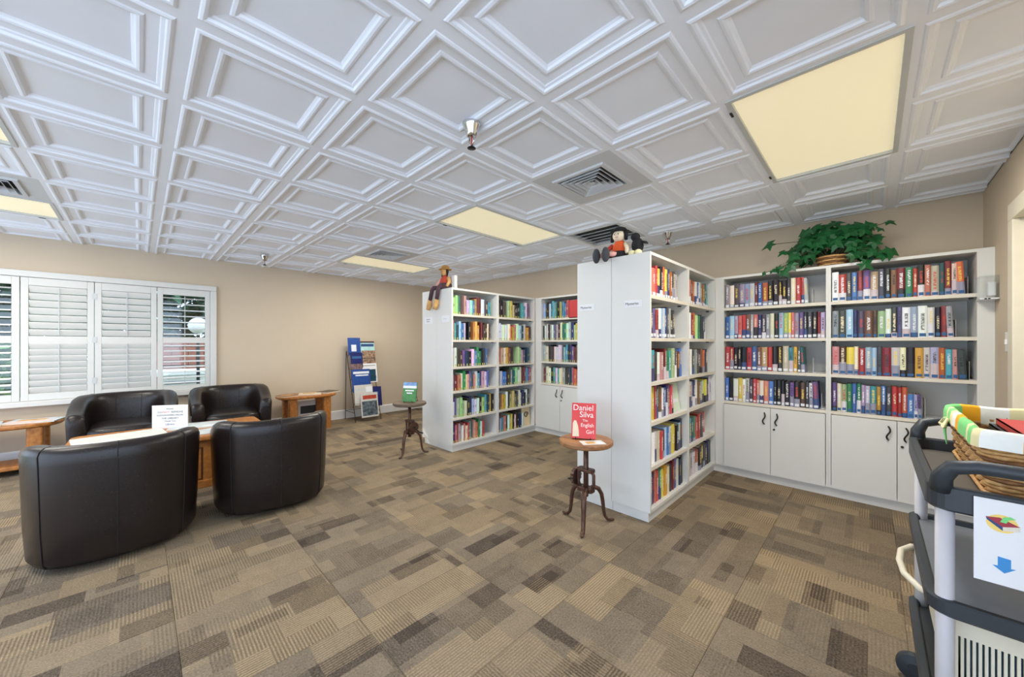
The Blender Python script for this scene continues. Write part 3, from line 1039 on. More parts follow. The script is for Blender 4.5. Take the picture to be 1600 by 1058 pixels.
def row_books(M, x0, x1, z, codes, hmin, hmax, gap=0.0):
    n = len(codes)
    ws = [brng.uniform(0.7, 1.35) for _ in codes]
    tot = sum(ws)
    x = x0
    for c, w in zip(codes, ws):
        w = w * (x1 - x0) / tot
        if c == '.':
            x += w
            continue
        c0 = PAL[c][0]
        gm = sum(c0) / 3.0
        col = lin(tuple(max(0, min(255, (v * 0.74 + gm * 0.26) * brng.uniform(0.85, 1.1))) for v in c0))
        h = brng.uniform(hmin, hmax)
        sb = 0.02 + brng.uniform(0, 0.02)
        for mb, cc in ((book_geom(w - 0.001, 0.15, h), col), (MB().box(0.0028, w - 0.0038, 0.009, 0.146, 0.003, h - 0.004), lin((222, 214, 198)))):
            o = len(rows_v)
            for p in mb.v:
                rows_v.append(tuple(M @ Vector((x + p[0], sb + p[1], z + 0.001 + p[2]))))
                rows_c.append(cc)
            rows_f.extend(tuple(i + o for i in f) for f in mb.f)
        # a small lettering block and the pale sticker at the foot of the spine
        for za, zb, cc in ((0.004, 0.030, lin((196, 186, 96))), (h * 0.45, h * 0.45 + brng.uniform(0.02, 0.07), tuple(0.5 * a_ + 0.5 * b_ for a_, b_ in zip(col, lin(PAL[brng.choice('wyckKc')][0]))))):
            o = len(rows_v)
            for p in MB().box(w * 0.32, w * 0.66, -0.0006, 0.001, za, zb).v:
                rows_v.append(tuple(M @ Vector((x + p[0], sb + p[1], z + 0.001 + p[2]))))
                rows_c.append(cc)
            rows_f.extend(tuple(i + o for i in f) for f in MB().box(0, 1, 0, 1, 0, 1).f)
        x += w


ELN, ELF = YIM + 0.01 - YF0 - 0.022, YI1 - YIM - 0.032
for k, (a, fa, b2, fb) in enumerate((('LLG.pVlbYRRwKt', 0.9, 'NkK.LyaNkk.ttwv', 0.9), ('stTlbV.k.oyY.RNNcN', 0.88, 'wwwwwoYswlBcYN', 0.95), ('lwNNvBkwtGGkKb', 0.82, 'spcYnN..LLVv.T', 0.9),
                                     ('tRscGcpvTswtBVwb', 0.84, 'nlbbNKgTLwcRrtvs', 0.98), ('wvgLLckBlwckLtBYk', 0.97, 'TnYYwkaanKwwBkwN', 0.92), ('Bsrpgwscrt.psGwr', 0.74, 'RltskwYykwNkBw', 0.72))):
    row_books(M_LN, 0.03, 0.03 + (ELN - 0.03) * fa, ZI[k], a, 0.18, 0.235)
    row_books(M_LF, 0.03, 0.03 + (ELF - 0.03) * fb, ZI[k], b2, 0.18, 0.235)
for k, a in enumerate(('lKkwTtlGkYbbr.wkgbv', 'kcwkgwvVNcGGwlBLysv', 'gckNNwcwwvgtkBvRnGL', 'Rncwktwtwcg.KTsoobt')):
    row_books(M_LB, 0.118, 0.79, CAB_SH[k], a, 0.20, 0.245)
me = bpy.data.meshes.new('far_book_rows')
me.from_pydata(rows_v, [], rows_f)
ca = me.color_attributes.new('Col', 'FLOAT_COLOR', 'POINT')
ca.data.foreach_set('color', [q for c in rows_c for q in c])
me.materials.append(MATS['book_cover_rows'])
me.update()
o = bpy.data.objects.new('far_book_rows', me)
COL.objects.link(o)
tag(o, 'rows of small assorted books filling the far white bookcases', 'books', kind='stuff')

# things on the shelves that are not spines
def standing_book(name, M, x, w, y, h, z, mat, lab, tilt=0.12, extra=None):
    t = thing(name, tuple(M @ Vector((x + w / 2, y, z))), lab, 'book', rz=M.to_euler().z)
    a = MB().box(-w / 2, w / 2, 0, 0.016, 0, h).build('cover', mat, t)
    a.rotation_euler = (-tilt, 0, 0)
    a.location = (0, 0, 0.002)
    return t, a
t, a = standing_book('displayed_book', M_N, 0.565, 0.165, 0.055, 0.235, ISL_SH[3], 'plaid_cream', 'pale green book leaning face-out on the fourth shelf of the tall bookcase', 0.15)
a.data.materials[0] = pmat('pale_green', (206, 220, 196), 0.6)
MB().box(-0.05, 0.05, -0.001, 0.0, 0.07, 0.10).build('cover_print', 'label_white', a)
t, a = standing_book('displayed_book', M_LF, 0.535, 0.17, 0.05, 0.26, TOE + 0.02, 'cloth_tan', 'cream book with a dark swirl standing face-out on the lowest far shelf', 0.06)
a.data.materials[0] = pmat('cream_card', (232, 208, 168), 0.7)
MB().tube([(0.045 * math.cos(q) * (1 - q / 12), -0.002, 0.155 + 0.045 * math.sin(q) * (1 - q / 12)) for q in [k * 0.35 for k in range(22)]], 0.006, 6).build('cover_swirl', 'ink_black', a)
t, a = standing_book('displayed_book', M_LB, 0.60, 0.15, 0.012, 0.12, CAB_SH[0] + 0.118, 'plate_red', 'red book standing face-out on the top shelf between the bookcases', 0.0)
a.location = (0, -0.012, -0.01)
t.location.z = CAB_SH[0] + 0.0
a.scale = (1, 0.5, 2.0)
# white bookends at the open ends of the rows
for M, x, z, lab in ((M_A, ax(-0.37), 1.035, 'white bookend on the third shelf of the left door cabinet'), (M_A, ax(-0.315), 0.725, 'white bookend on the lowest shelf of the left door cabinet'),
                     (M_B, bx_(0.49), 1.645, 'white bookend on the top shelf of the right door cabinet'), (M_B, bx_(0.435), 1.340, 'white bookend on the second shelf of the right door cabinet'),
                     (M_B, bx_(0.497), 1.035, 'white bookend on the third shelf of the right door cabinet'), (M_B, bx_(0.285), 0.725, 'white bookend on the lowest shelf of the right door cabinet'),
                     (M_A, ax(-0.375), 1.645, 'white bookend on the top shelf of the left door cabinet')):
    t = thing('bookend', tuple(M @ Vector((x, 0.1, z))), lab, 'bookend', 'white bookends', M.to_euler().z)
    if x > 0.6:
        MB().box(0.0, 0.002, -0.02, 0.12, 0.002, 0.13).build('upright', 'acrylic_white', t)
        MB().box(0.0, 0.018, -0.02, 0.12, 0.0, 0.002).build('foot', 'acrylic_white', t)
    else:
        MB().box(0.0, 0.002, -0.02, 0.12, 0.002, 0.15).build('upright', 'acrylic_white', t)
        MB().box(0.0, 0.10, -0.02, 0.12, 0.0, 0.002).build('foot', 'acrylic_white', t)

# ------------------------------------------------------------------ leather tub chairs
def make_chair():
    t = thing('tub_chair', (0, 0, 0), 'x', 'chair', 'dark leather tub chairs around the low table')
    HW, RB, FXT = 0.40, 0.41, 0.31
    path = []
    for k in range(7):
        x = FXT * (1 - k / 6.0)
        path.append((x, -(HW - 0.022 * (x / FXT) ** 2)))
    N = 28
    for k in range(1, N):
        th = PI * k / N
        ct_, s_ = math.cos(th), math.sin(th)
        n = 2.5
        path.append((-RB * abs(s_) ** (2 / n), -HW * (1 if ct_ > 0 else -1) * abs(ct_) ** (2 / n)))
    for k in range(7):
        x = FXT * k / 6.0
        path.append((x, HW - 0.022 * (x / FXT) ** 2))
    path = [Vector((p[0], p[1], 0)) for p in path]

    def hgt(x):
        u = max(0, min(1, (0.31 - x) / 0.52))
        u = u * u * (3 - 2 * u)
        return 0.585 + 0.13 * u
    rings = []
    outer = []
    for i, p in enumerate(path):
        tg = (path[min(i + 1, len(path) - 1)] - path[max(i - 1, 0)]).normalized()
        nrm = Vector((-tg.y, tg.x, 0))
        if nrm.dot(Vector((0.02, 0, 0)) - p) < 0:
            nrm = -nrm
        h = hgt(p.x)
        prof = [(0.040, 0.035), (0.022, 0.065), (0.012, 0.24), (0.002, h - 0.10), (0.000, h - 0.045), (0.010, h - 0.016), (0.030, h - 0.002), (0.060, h), (0.092, h - 0.006),
                (0.116, h - 0.028), (0.128, h - 0.075), (0.138, h - 0.17), (0.142, 0.40), (0.145, 0.20), (0.145, 0.045)]
        rings.append([p + nrm * a + Vector((0, 0, z)) for a, z in prof])
        outer.append([p + nrm * (a - 0.0015) + Vector((0, 0, z)) for a, z in prof])
    def cap(r, dx, sc):
        c = sum(r, Vector()) / len(r)
        return [c + (q - c) * sc + Vector((dx, 0, 0)) for q in r]
    full = [cap(rings[0], 0.028, 0.55), cap(rings[0], 0.022, 0.86)] + rings + [cap(rings[-1], 0.022, 0.86), cap(rings[-1], 0.028, 0.55)]
    mb = MB()
    mb.loft(full)
    mb.build('tub_shell', 'leather', t, smooth=True, fixn=True)
    # seams: three on the outside of the back, two inside
    def seam(ynear, prof_slice, off=0.0):
        best = min((i for i in range(7, len(path) - 7)), key=lambda i: abs(path[i].y - ynear))
        pts = [outer[best][k] + Vector((0, 0, 0)) for k in prof_slice]
        MB().tube(pts, 0.0022, 5).build('seam', 'leather_seam', t)
    for y in (-0.30, 0.0, 0.30):
        seam(y, range(0, 8))
    for y in (-0.14, 0.14):
        best = min((i for i in range(7, len(path) - 7)), key=lambda i: abs(path[i].y - y))
        MB().tube([rings[best][k] for k in range(8, 13)], 0.0022, 5).build('seam', 'leather_seam', t)
    # seat cushion
    inner = []
    for i, p in enumerate(path):
        tg = (path[min(i + 1, len(path) - 1)] - path[max(i - 1, 0)]).normalized()
        nrm = Vector((-tg.y, tg.x, 0))
        if nrm.dot(Vector((0.02, 0, 0)) - p) < 0:
            nrm = -nrm
        q = p + nrm * 0.135
        inner.append((q.x, q.y))
    fronts = [(0.335, inner[-1][1]), (0.350, 0.12), (0.353, 0.0), (0.350, -0.12), (0.335, inner[0][1])]
    plan = inner + fronts
    cxm = 0.02
    cr = []
    for s, z in ((0.90, 0.275), (0.985, 0.285), (1.0, 0.31), (1.0, 0.405), (0.985, 0.430), (0.90, 0.445), (0.6, 0.452), (0.25, 0.455)):
        cr.append([(cxm + (x - cxm) * s, y * s, z) for x, y in plan])
    MB().loft(cr).build('seat_cushion', 'leather', t, smooth=True, fixn=True)
    MB().loft([[(cxm + (x - cxm) * s, y * s, z) for x, y in plan] for s, z in ((0.9, 0.05), (0.955, 0.06), (0.965, 0.27))]).build('apron', 'leather', t, smooth=False, fixn=True)
    MB().lathe([(0.27, 0.0), (0.285, 0.006), (0.285, 0.02), (0.25, 0.028), (0.10, 0.034), (0.10, 0.05)], (-0.02, 0, 0), 40).build('swivel_base', 'base_black', t, smooth=False)
    return t


chair = make_chair()
CH = [((-3.565, -0.085, 0), PI + 0.0, 'dark leather tub chair seen from behind, nearest the camera at the lower left'),
      ((-3.60, 0.785, 0), PI - 0.06, 'dark leather tub chair seen from behind, right of the nearest one'),
      ((-5.60, -0.085, 0), -0.04, 'dark leather tub chair facing the camera, in front of the shutters, striped with sun'),
      ((-5.62, 0.80, 0), -0.08, 'dark leather tub chair facing the camera, between the window and the right oak table')]
for k, (loc, rz, lab) in enumerate(CH):
    c = chair if k == 0 else copy_tree(chair)
    c.location = loc
    c.rotation_euler = (0, 0, rz)
    c['label'] = lab
    if k > 1:
        c.scale = (1.0, 1.0, 1.06)

# ------------------------------------------------------------------ oak tables
t = thing('coffee_table', (-4.62, 0.25, 0), 'low oak chest table with panelled sides between the leather chairs', 'table')
og = tuple(t.location)
TX0, TX1, TY0, TY1, TZ = -5.02, -4.22, -0.42, 0.92, 0.47
mt = MB()
rr = rrect(TX0, TX1, TY0, TY1, 0.07)
cx, cy = (TX0 + TX1) / 2, (TY0 + TY1) / 2
mt.loft([[(cx + (x - cx) * s, cy + (y - cy) * s2, z) for x, y in rr] for s, s2, z in ((0.965, 0.98, TZ - 0.045), (1, 1, TZ - 0.032), (1, 1, TZ - 0.010), (0.985, 0.99, TZ))])
mt.build('table_top', 'oak', t, og)
bx0, bx1, by0, by1 = TX0 + 0.10, TX1 - 0.06, TY0 + 0.08, TY1 - 0.08
MB().box(bx0 + 0.012, bx1 - 0.012, by0 + 0.012, by1 - 0.012, 0.02, TZ - 0.046).build('body', 'oak_dark', t, og)
MB().box(bx0 - 0.012, bx1 + 0.012, by0 - 0.012, by1 + 0.012, 0.0, 0.07).build('plinth', 'oak', t, og, bevel=0.006)
for xs, sg in ((bx1, 1), (bx0, -1)):
    a, b2 = (xs - 0.012, xs + 0.004) if sg > 0 else (xs - 0.004, xs + 0.012)
    MB().box(a, b2, by0, by1, TZ - 0.105, TZ - 0.046).build('rail', 'oak', t, og)
    for k in range(4):
        yy = by0 + (by1 - by0 - 0.06) * k / 3
        MB().box(a, b2, yy, yy + 0.06, 0.07, TZ - 0.105).build('stile', 'oak', t, og)
    for k in range(3):
        ya = by0 + (by1 - by0 - 0.06) * k / 3 + 0.06
        yb = by0 + (by1 - by0 - 0.06) * (k + 1) / 3
        MB().box(a + 0.002, b2 - 0.006 if sg > 0 else b2 - 0.002, ya + 0.014, yb - 0.014, 0.085, TZ - 0.12).build('panel', 'oak', t, og, bevel=0.004)
for ys in (by0, by1):
    MB().box(bx0, bx1, ys - 0.008, ys + 0.008, 0.07, TZ - 0.046).build('end_panel', 'oak', t, og)


def side_table(loc, label, L, D, H):
    t = thing('side_table', loc, label, 'table', 'oval oak side tables by the wall')
    pts = []
    for k in range(32):
        a = 2 * PI * k / 32
        n = 3.0
        ca_, sa = math.cos(a), math.sin(a)
        pts.append((D / 2 * math.copysign(abs(ca_) ** (2 / n), ca_), L / 2 * math.copysign(abs(sa) ** (2 / n), sa)))
    MB().loft([[(x * s, y * s, z) for x, y in pts] for s, z in ((0.95, H - 0.04), (1.0, H - 0.028), (1.0, H - 0.01), (0.98, H))]).build('table_top', 'oak', t)
    for sy in (-1, 1):
        for sx in (-1, 1):
            x, y = sx * (D / 2 - 0.09), sy * (L / 2 - 0.17)
            MB().prism(rrect(x - 0.045, x + 0.045, y - 0.055, y + 0.055, 0.02, 3), 0.0, H - 0.04).build('leg', 'oak', t)
    MB().box(-D / 2 + 0.07, D / 2 - 0.07, -L / 2 + 0.14, L / 2 - 0.14, 0.06, 0.10).build('lower_shelf', 'oak', t, bevel=0.01)
    return t


side_table((-6.13, 1.79, 0), 'oval oak side table against the tan wall, right of the chairs', 0.80, 0.50, 0.52)
side_table((-6.12, -0.99, 0), 'oval oak side table under the window at the left edge', 0.88, 0.52, 0.50)


# papers and magazines lying about
def flat_mag(name, loc, w, l, h, rz, mat, label, accent=None, cat='magazine'):
    t = thing(name, loc, label, cat, None, rz)
    MB().box(-w / 2, w / 2, -l / 2, l / 2, 0, h).build('pages', 'page_block', t)
    MB().box(-w / 2 - 0.001, w / 2 + 0.001, -l / 2 - 0.001, l / 2 + 0.001, h, h + 0.001).build('cover', mat, t)
    if accent:
        MB().box(w * 0.18, w * 0.42, -l * 0.42, l * 0.42, h + 0.001, h + 0.0015).build('title_band', accent, t)
        MB().box(-w * 0.30, w * 0.08, -l * 0.34, l * 0.2, h + 0.001, h + 0.0015).build('cover_picture', 'cloth_tan' if accent != 'cloth_tan' else 'cloth_plum', t)
    return t


pmat('mag_grey', (196, 202, 204), 0.5, var=0.15, scale=9)
pmat('mag_green', (212, 214, 204), 0.5, var=0.15, scale=9)
pmat('mag_brown', (150, 112, 84), 0.45, var=0.4, scale=14)
pmat('mag_cream', (220, 204, 176), 0.5, var=0.1, scale=9)
pmat('mag_dark', (92, 80, 58), 0.45, var=0.45, scale=22)
flat_mag('newspaper', (-4.60, -0.10, TZ), 0.50, 0.56, 0.012, 0.12, 'mag_green', 'pale folded newspaper, enlarged to imitate table glare, behind the nearest chair', None, 'newspaper')  # made larger so its pale cover also stands in for glare on the wood
flat_mag('newspaper', (-4.80, 0.42, TZ), 0.30, 0.42, 0.010, -0.25, 'mag_grey', 'grey newspaper on the low table right of the printed card', None, 'newspaper')
flat_mag('magazine', (-4.42, 0.44, TZ), 0.24, 0.30, 0.008, 0.1, 'mag_grey', 'white magazine at the front edge of the low table', None)
flat_mag('magazine', (-6.08, -1.16, 0.50), 0.30, 0.44, 0.012, 0.1, 'mag_grey', 'open newspaper on the oak table at the left edge', 'label_blue', 'newspaper')
flat_mag('magazine', (-6.10, -0.74, 0.50), 0.28, 0.36, 0.010, -0.25, 'mag_grey', 'grey magazine on the oak table beside the sunlit chair', 'cloth_pink')
flat_mag('magazine', (-6.12, 1.56, 0.52), 0.24, 0.30, 0.008, 0.25, 'mag_brown', 'brown magazine at the left of the right oak table', 'oak_dark')
flat_mag('magazine', (-6.10, 1.83, 0.52), 0.24, 0.30, 0.012, -0.35, 'mag_cream', 'cream magazine in the middle of the right oak table', 'cloth_cream')
flat_mag('magazine', (-6.14, 2.10, 0.52), 0.23, 0.29, 0.016, 0.5, 'mag_dark', 'dark patterned magazine at the right of the right oak table', None)
t = thing('framed_leaflet', (-6.30, 1.86, 0.10), 'white leaflet with a dark photo standing under the right oak table', 'leaflet')
a = MB().box(-0.004, 0.004, -0.14, 0.14, 0, 0.30).build('sheet', 'paper', t)
MB().box(0.004, 0.005, -0.11, 0.11, 0.10, 0.22).build('photo', 'cart_black', t)
# the printed card standing on the coffee table
SGX, SGY, RZ = -4.86, 0.215, PI / 2 - 0.55
t = thing('notice_card', (SGX, SGY, TZ), 'white notice card printed in black and red, standing on the low table', 'sign', None, RZ)
a = MB().box(-0.145, 0.145, -0.002, 0.002, 0, 0.225).build('card', 'paper', t)
MB().box(-0.145, 0.145, 0.06, 0.064, 0, 0.10).box(-0.145, 0.145, 0.0, 0.064, 0.0, 0.003).build('stand', 'acrylic', t)
for body, z, s, mt_ in (('PLEASE', 0.188, 0.019, 'ink_black'), ('REMOVE', 0.157, 0.026, 'ink_black'), ('NEWSPAPERS FROM', 0.127, 0.024, 'ink_black'),
                        ('THE LIBRARY', 0.098, 0.024, 'ink_black'), ('Thank You', 0.071, 0.021, 'ink_black'), ('Library', 0.040, 0.026, 'ink_navy')):
    text(body, s, (0.058 if body == 'REMOVE' else 0, -0.0025, z), (PI / 2, 0, 0), mt_, t)
text('DO', 0.026, (-0.082, -0.0025, 0.157), (PI / 2, 0, 0), 'ink_black', t)
text('NOT', 0.026, (-0.030, -0.0025, 0.157), (PI / 2, 0, 0), 'ink_red', t)

# ------------------------------------------------------------------ crank tables
def crank_table(loc, label, rz, wood, crank_dir):
    t = thing('crank_table', loc, label, 'table', 'small round cast iron crank tables', rz)
    MB().lathe([(0.155, 0.570), (0.180, 0.573), (0.190, 0.582), (0.190, 0.600), (0.186, 0.606)], n=48).build('table_top', wood, t, bevel=0.0)
    MB().lathe([(0.06, 0.558), (0.12, 0.562), (0.12, 0.571), (0.02, 0.571)], n=24).build('mount_plate', 'cast_iron', t, smooth=True)
    MB().tube([(0, 0, 0.20), (0, 0, 0.57)], 0.018, 12).build('column', 'cast_iron', t, smooth=True)
    # open yoke around the screw
    MB().prism(rrect(-0.065, 0.065, -0.032, 0.032, 0.02, 4), 0.375, 0.400).build('yoke_cap', 'cast_iron', t, bevel=0.006)
    MB().prism(rrect(-0.062, 0.062, -0.034, 0.034, 0.02, 4), 0.235, 0.270).build('yoke_base', 'cast_iron', t, bevel=0.006)
    for s in (-1, 1):
        MB().tube([(s * 0.048, 0, 0.385), (s * 0.064, 0, 0.36), (s * 0.064, 0, 0.29), (s * 0.05, 0, 0.255)], 0.012, 8).build('yoke_arm', 'cast_iron', t, smooth=True)
    gpts = [(0.056 * (1 + (0.09 if k % 2 else -0.04)) * math.cos(2 * PI * k / 28), 0.056 * (1 + (0.09 if k % 2 else -0.04)) * math.sin(2 * PI * k / 28)) for k in range(28)]
    R = Matrix.Translation((crank_dir * 0.086, 0.0, 0.325)) @ Matrix.Rotation(PI / 2, 4, 'Y')
    MB().prism(gpts, -0.011, 0.011, R).build('gear_wheel', 'cast_iron', t)
    MB().tube([(crank_dir * 0.06, 0, 0.325), (crank_dir * 0.125, 0, 0.325), (crank_dir * 0.128, 0.02, 0.29), (crank_dir * 0.130, 0.05, 0.265), (crank_dir * 0.19, 0.05, 0.265)], 0.0075, 8).build('crank', 'wire_black', t, smooth=True)
    for k in range(3):
        a = 2 * PI * k / 3 + math.radians(-64)
        ca_, sa = math.cos(a), math.sin(a)
        prof = [(0.020, 0.245, 0.022), (0.060, 0.262, 0.021), (0.096, 0.246, 0.020), (0.120, 0.205, 0.018), (0.130, 0.15, 0.0165), (0.136, 0.09, 0.015), (0.146, 0.045, 0.0145), (0.166, 0.018, 0.014), (0.195, 0.013, 0.013), (0.215, 0.014, 0.010)]
        MB().tube([(r * ca_, r * sa, z) for r, z, q in prof], [q for r, z, q in prof], 10, flat=0.8).build('leg', 'cast_iron', t, smooth=True)
    return t


S2 = (-1.465, 2.250, 0)
S1 = (-3.865, 2.225, 0)
crank_table(S2, 'small round table on cast iron crank legs, holding the red book', 0.0, 'table_wood', -1)
crank_table(S1, 'small round table on cast iron crank legs, beside the far bookcase', 0.05, 'table_wood_grey', 1)


def easel(loc, rz, label, w=0.13):
    t = thing('book_easel', loc, label, 'easel', 'small wire book easels', rz)
    for s in (-1, 1):
        MB().tube([(s * w * 0.4, -0.045, 0.022), (s * w * 0.4, -0.045, 0.004), (s * w * 0.4, 0.0, 0.004), (s * w * 0.36, 0.048, 0.16)], 0.0028, 6).build('support_wire', 'wire_black', t)
        MB().tube([(s * w * 0.30, 0.045, 0.15), (s * w * 0.42, 0.095, 0.003)], 0.0028, 6).build('rear_leg', 'wire_black', t)
    MB().tube([(-w * 0.42, 0.095, 0.003), (w * 0.42, 0.095, 0.003)], 0.0028, 6).build('rear_bar', 'wire_black', t)
    return t


RB2 = 0.80            # turned towards the camera side
easel((S2[0] - 0.02, S2[1], 0.606), RB2 * 0.62, 'black wire easel holding up the red book')
t = thing('red_novel', (S2[0] - 0.02, S2[1], 0.606), 'red hardback novel with white lettering displayed on the near round table', 'book', None, RB2 * 0.62)
TL = -0.26
tilt = bpy.data.objects.new('cover', None)
cv = MB().box(-0.078, 0.078, -0.002, 0.0, 0, 0.24).box(-0.078, 0.078, 0.028, 0.030, 0, 0.24).box(-0.078, -0.076, 0.0, 0.028, 0, 0.24).build('cover', pmat('novel_red', (214, 62, 62), 0.4, var=0.08, scale=12), t)
bpy.data.objects.remove(tilt)
cv.location = (0, -0.026, 0.008)
cv.rotation_euler = (TL, 0, 0)
cv.scale = (1.10, 1, 1.05)
MB().box(-0.074, 0.075, 0.0, 0.028, 0.003, 0.237).build('page_block', 'page_block', cv)
MB().prism([(-0.070, 0.012), (-0.028, 0.012), (-0.030, 0.05), (-0.036, 0.085), (-0.048, 0.118), (-0.062, 0.120), (-0.070, 0.10)], 0.002, 0.003,
           Matrix(((1, 0, 0, 0), (0, 0, -1, 0), (0, 1, 0, 0), (0, 0, 0, 1)))).build('cover_figure', 'cloth_cream', cv)
pmat('novel_white', (244, 238, 232), 0.5)
for body, x, z, s, sx in (('Daniel', -0.004, 0.206, 0.056, 0.93), ('Silva', 0.018, 0.160, 0.056, 0.93), ('The', 0.010, 0.121, 0.022, 1.0), ('English', 0.024, 0.089, 0.036, 0.86), ('Girl', 0.042, 0.045, 0.036, 0.9)):
    text(body, s, (x, -0.0025, z), (PI / 2, 0, 0), 'novel_white', cv, sx=sx)
flat_mag('flyer', (S2[0] + 0.085, S2[1] - 0.05, 0.606), 0.16, 0.10, 0.003, 0.9, 'mag_green', 'pale green and white flyers lying beside the red book', 'label_white', 'flyer')
easel((S1[0], S1[1], 0.606), 0.55, 'black wire easel holding up the green book')
t = thing('green_book', (S1[0], S1[1], 0.606), 'green and blue paperback displayed on the far round table', 'book', None, 0.55)
cv = MB().box(-0.085, 0.085, 0, 0.02, 0, 0.225).build('cover', pmat('book_green', (58, 128, 58), 0.4, var=0.35, scale=16), t)
cv.location = (0, -0.026, 0.008)
cv.rotation_euler = (-0.2, 0, 0)
MB().box(-0.085, 0.085, -0.001, 0.0, 0.155, 0.185).build('cover_band', 'paper', cv)
MB().box(-0.085, 0.085, -0.001, 0.0, 0.185, 0.225).build('cover_sky', pmat('book_sky', (110, 150, 200), 0.4, var=0.3, scale=20), cv)
for zz, ww in ((0.122, 0.11), (0.092, 0.07)):
    MB().box(-ww / 2, ww / 2, -0.001, 0.0, zz, zz + 0.014).build('title_bar', 'paper', cv)

# ------------------------------------------------------------------ magazine rack
RK = (-6.18, 2.68, 0)
t = thing('magazine_rack', RK, 'thin wire magazine rack standing against the tan wall', 'rack')
og = RK
RY0, RY1 = 2.47, 2.90
for yy in (RY0, RY1):
    MB().tube([(-5.98, yy, 0.004), (-6.06, yy, 0.25), (-6.36, yy, 1.16)], 0.006, 6).build('front_rail', 'wire_rust', t, og)
    MB().tube([(-6.40, yy, 0.004), (-6.37, yy, 1.16)], 0.006, 6).build('rear_leg', 'wire_rust', t, og)
    MB().tube([(-6.40, yy, 0.15), (-6.03, yy, 0.15)], 0.004, 6).build('side_brace', 'wire_rust', t, og)
TIERS = [(-6.33, 1.08), (-6.27, 0.86), (-6.22, 0.68), (-6.17, 0.50), (-6.11, 0.24), (-6.02, 0.04)]
for tx_, tz_ in TIERS:
    MB().tube([(tx_, RY0, tz_), (tx_ + 0.05, RY0, tz_), (tx_ + 0.06, RY0, tz_ + 0.05), (tx_ + 0.06, RY1, tz_ + 0.05), (tx_ + 0.05, RY1, tz_), (tx_, RY1, tz_)], 0.0035, 5).build('pocket_wire', 'wire_rust', t, og)
MB().tube([(-6.40, RY0, 0.15), (-6.40, RY1, 0.15)], 0.004, 6).build('cross_bar', 'wire_rust', t, og)


def rack_mag(x, y0, y1, z0, z1, mat, label, bands, cat='magazine'):
    t = thing('magazine', (x, (y0 + y1) / 2, z0), label, cat, 'magazines in the wire rack')
    w, h = y1 - y0, z1 - z0
    a = MB().box(-0.004, 0.004, -w / 2, w / 2, 0, h).build('cover', mat, t)
    a.rotation_euler = (0, -0.16, 0)
    for (u0, u1, v0, v1, bm2, nm) in bands:
        MB().box(0.004, 0.005, -w / 2 + w * u0, -w / 2 + w * u1, h * v0, h * v1).build(nm, bm2, a)
    return t, a


pmat('mag_blue', (36, 74, 146), 0.35, var=0.15)
pmat('mag_navy', (26, 34, 98), 0.35, var=0.15)
pmat('mag_teal', (176, 216, 214), 0.4, var=0.1)
pmat('mag_photo', (150, 122, 100), 0.4, var=0.8, scale=26)
pmat('mag_photo2', (120, 96, 96), 0.4, var=0.8, scale=30)
pmat('mag_sea', (28, 90, 120), 0.35, scale=6, col2=(14, 50, 56))
pmat('news_grey', (206, 202, 194), 0.7, var=0.08, scale=40)
pmat('news_photo', (84, 96, 104), 0.6, var=0.9, scale=22)
_, a = rack_mag(-6.27, 2.47, 2.68, 1.09, 1.39, 'mag_blue', 'blue magazine with a white figure at the top left of the rack', [(0.25, 0.65, 0.22, 0.6, 'label_white', 'cover_figure')])
rack_mag(-6.28, 2.67, 2.93, 1.10, 1.33, 'mag_teal', 'pale teal magazine at the top right of the rack', [(0.08, 0.95, 0.60, 0.80, 'ink_navy', 'title_band'), (0.0, 1.0, 0.88, 1.0, 'cloth_plum', 'top_strip')])
rack_mag(-6.21, 2.49, 2.69, 0.88, 1.13, 'mag_navy', 'navy magazine on the second tier of the rack', [(0.12, 0.9, 0.62, 0.78, 'label_blue', 'title_band')])
rack_mag(-6.22, 2.69, 2.92, 0.90, 1.17, 'mag_photo', 'magazine with a grid of portrait photos on the second tier', [(0.0, 1.0, 0.48, 0.52, 'ink_black', 'divider')])
rack_mag(-6.16, 2.47, 2.67, 0.68, 0.95, 'mag_photo2', 'collage covered magazine on the third tier of the rack', [])
rack_mag(-6.17, 2.68, 2.93, 0.62, 0.95, 'paper', 'white magazine with a sea picture on the third tier', [(0.1, 0.9, 0.05, 0.68, 'mag_sea', 'cover_picture')])
_, a = rack_mag(-6.10, 2.47, 2.78, 0.48, 0.86, 'mag_blue', 'blue magazine with a white title in the middle of the rack', [(0.08, 0.95, 0.80, 0.90, 'label_white', 'title_band'), (0.2, 0.9, 0.70, 0.76, 'label_white', 'subtitle_band')])
rack_mag(-6.05, 2.49, 2.80, 0.27, 0.60, 'news_grey', 'grey folded newspaper on the fifth tier of the rack', [(0.62, 0.98, 0.62, 0.9, 'paper', 'notice'), (0.05, 0.6, 0.7, 0.8, 'fixture_metal', 'title_band')], 'newspaper')
rack_mag(-6.06, 2.79, 2.96, 0.22, 0.55, 'mag_navy', 'navy booklet at the lower right of the rack', [(0.2, 0.7, 0.6, 0.75, 'label_blue', 'title_band')])
rack_mag(-5.955, 2.56, 2.85, 0.07, 0.47, 'news_grey', 'newspaper with a red headline at the foot of the rack', [(0.12, 0.92, 0.74, 0.90, 'cloth_red', 'headline'), (0.06, 0.94, 0.06, 0.66, 'news_photo', 'front_photo')], 'newspaper')

# ------------------------------------------------------------------ cart, basket, bin
CX0, CX1, CY0, CY1 = 0.122, 0.560, 1.46, 2.12
t = thing('utility_cart', ((CX0 + CX1) / 2, (CY0 + CY1) / 2, 0), 'black plastic utility cart with grey posts at the right edge', 'cart')
og = tuple(t.location)


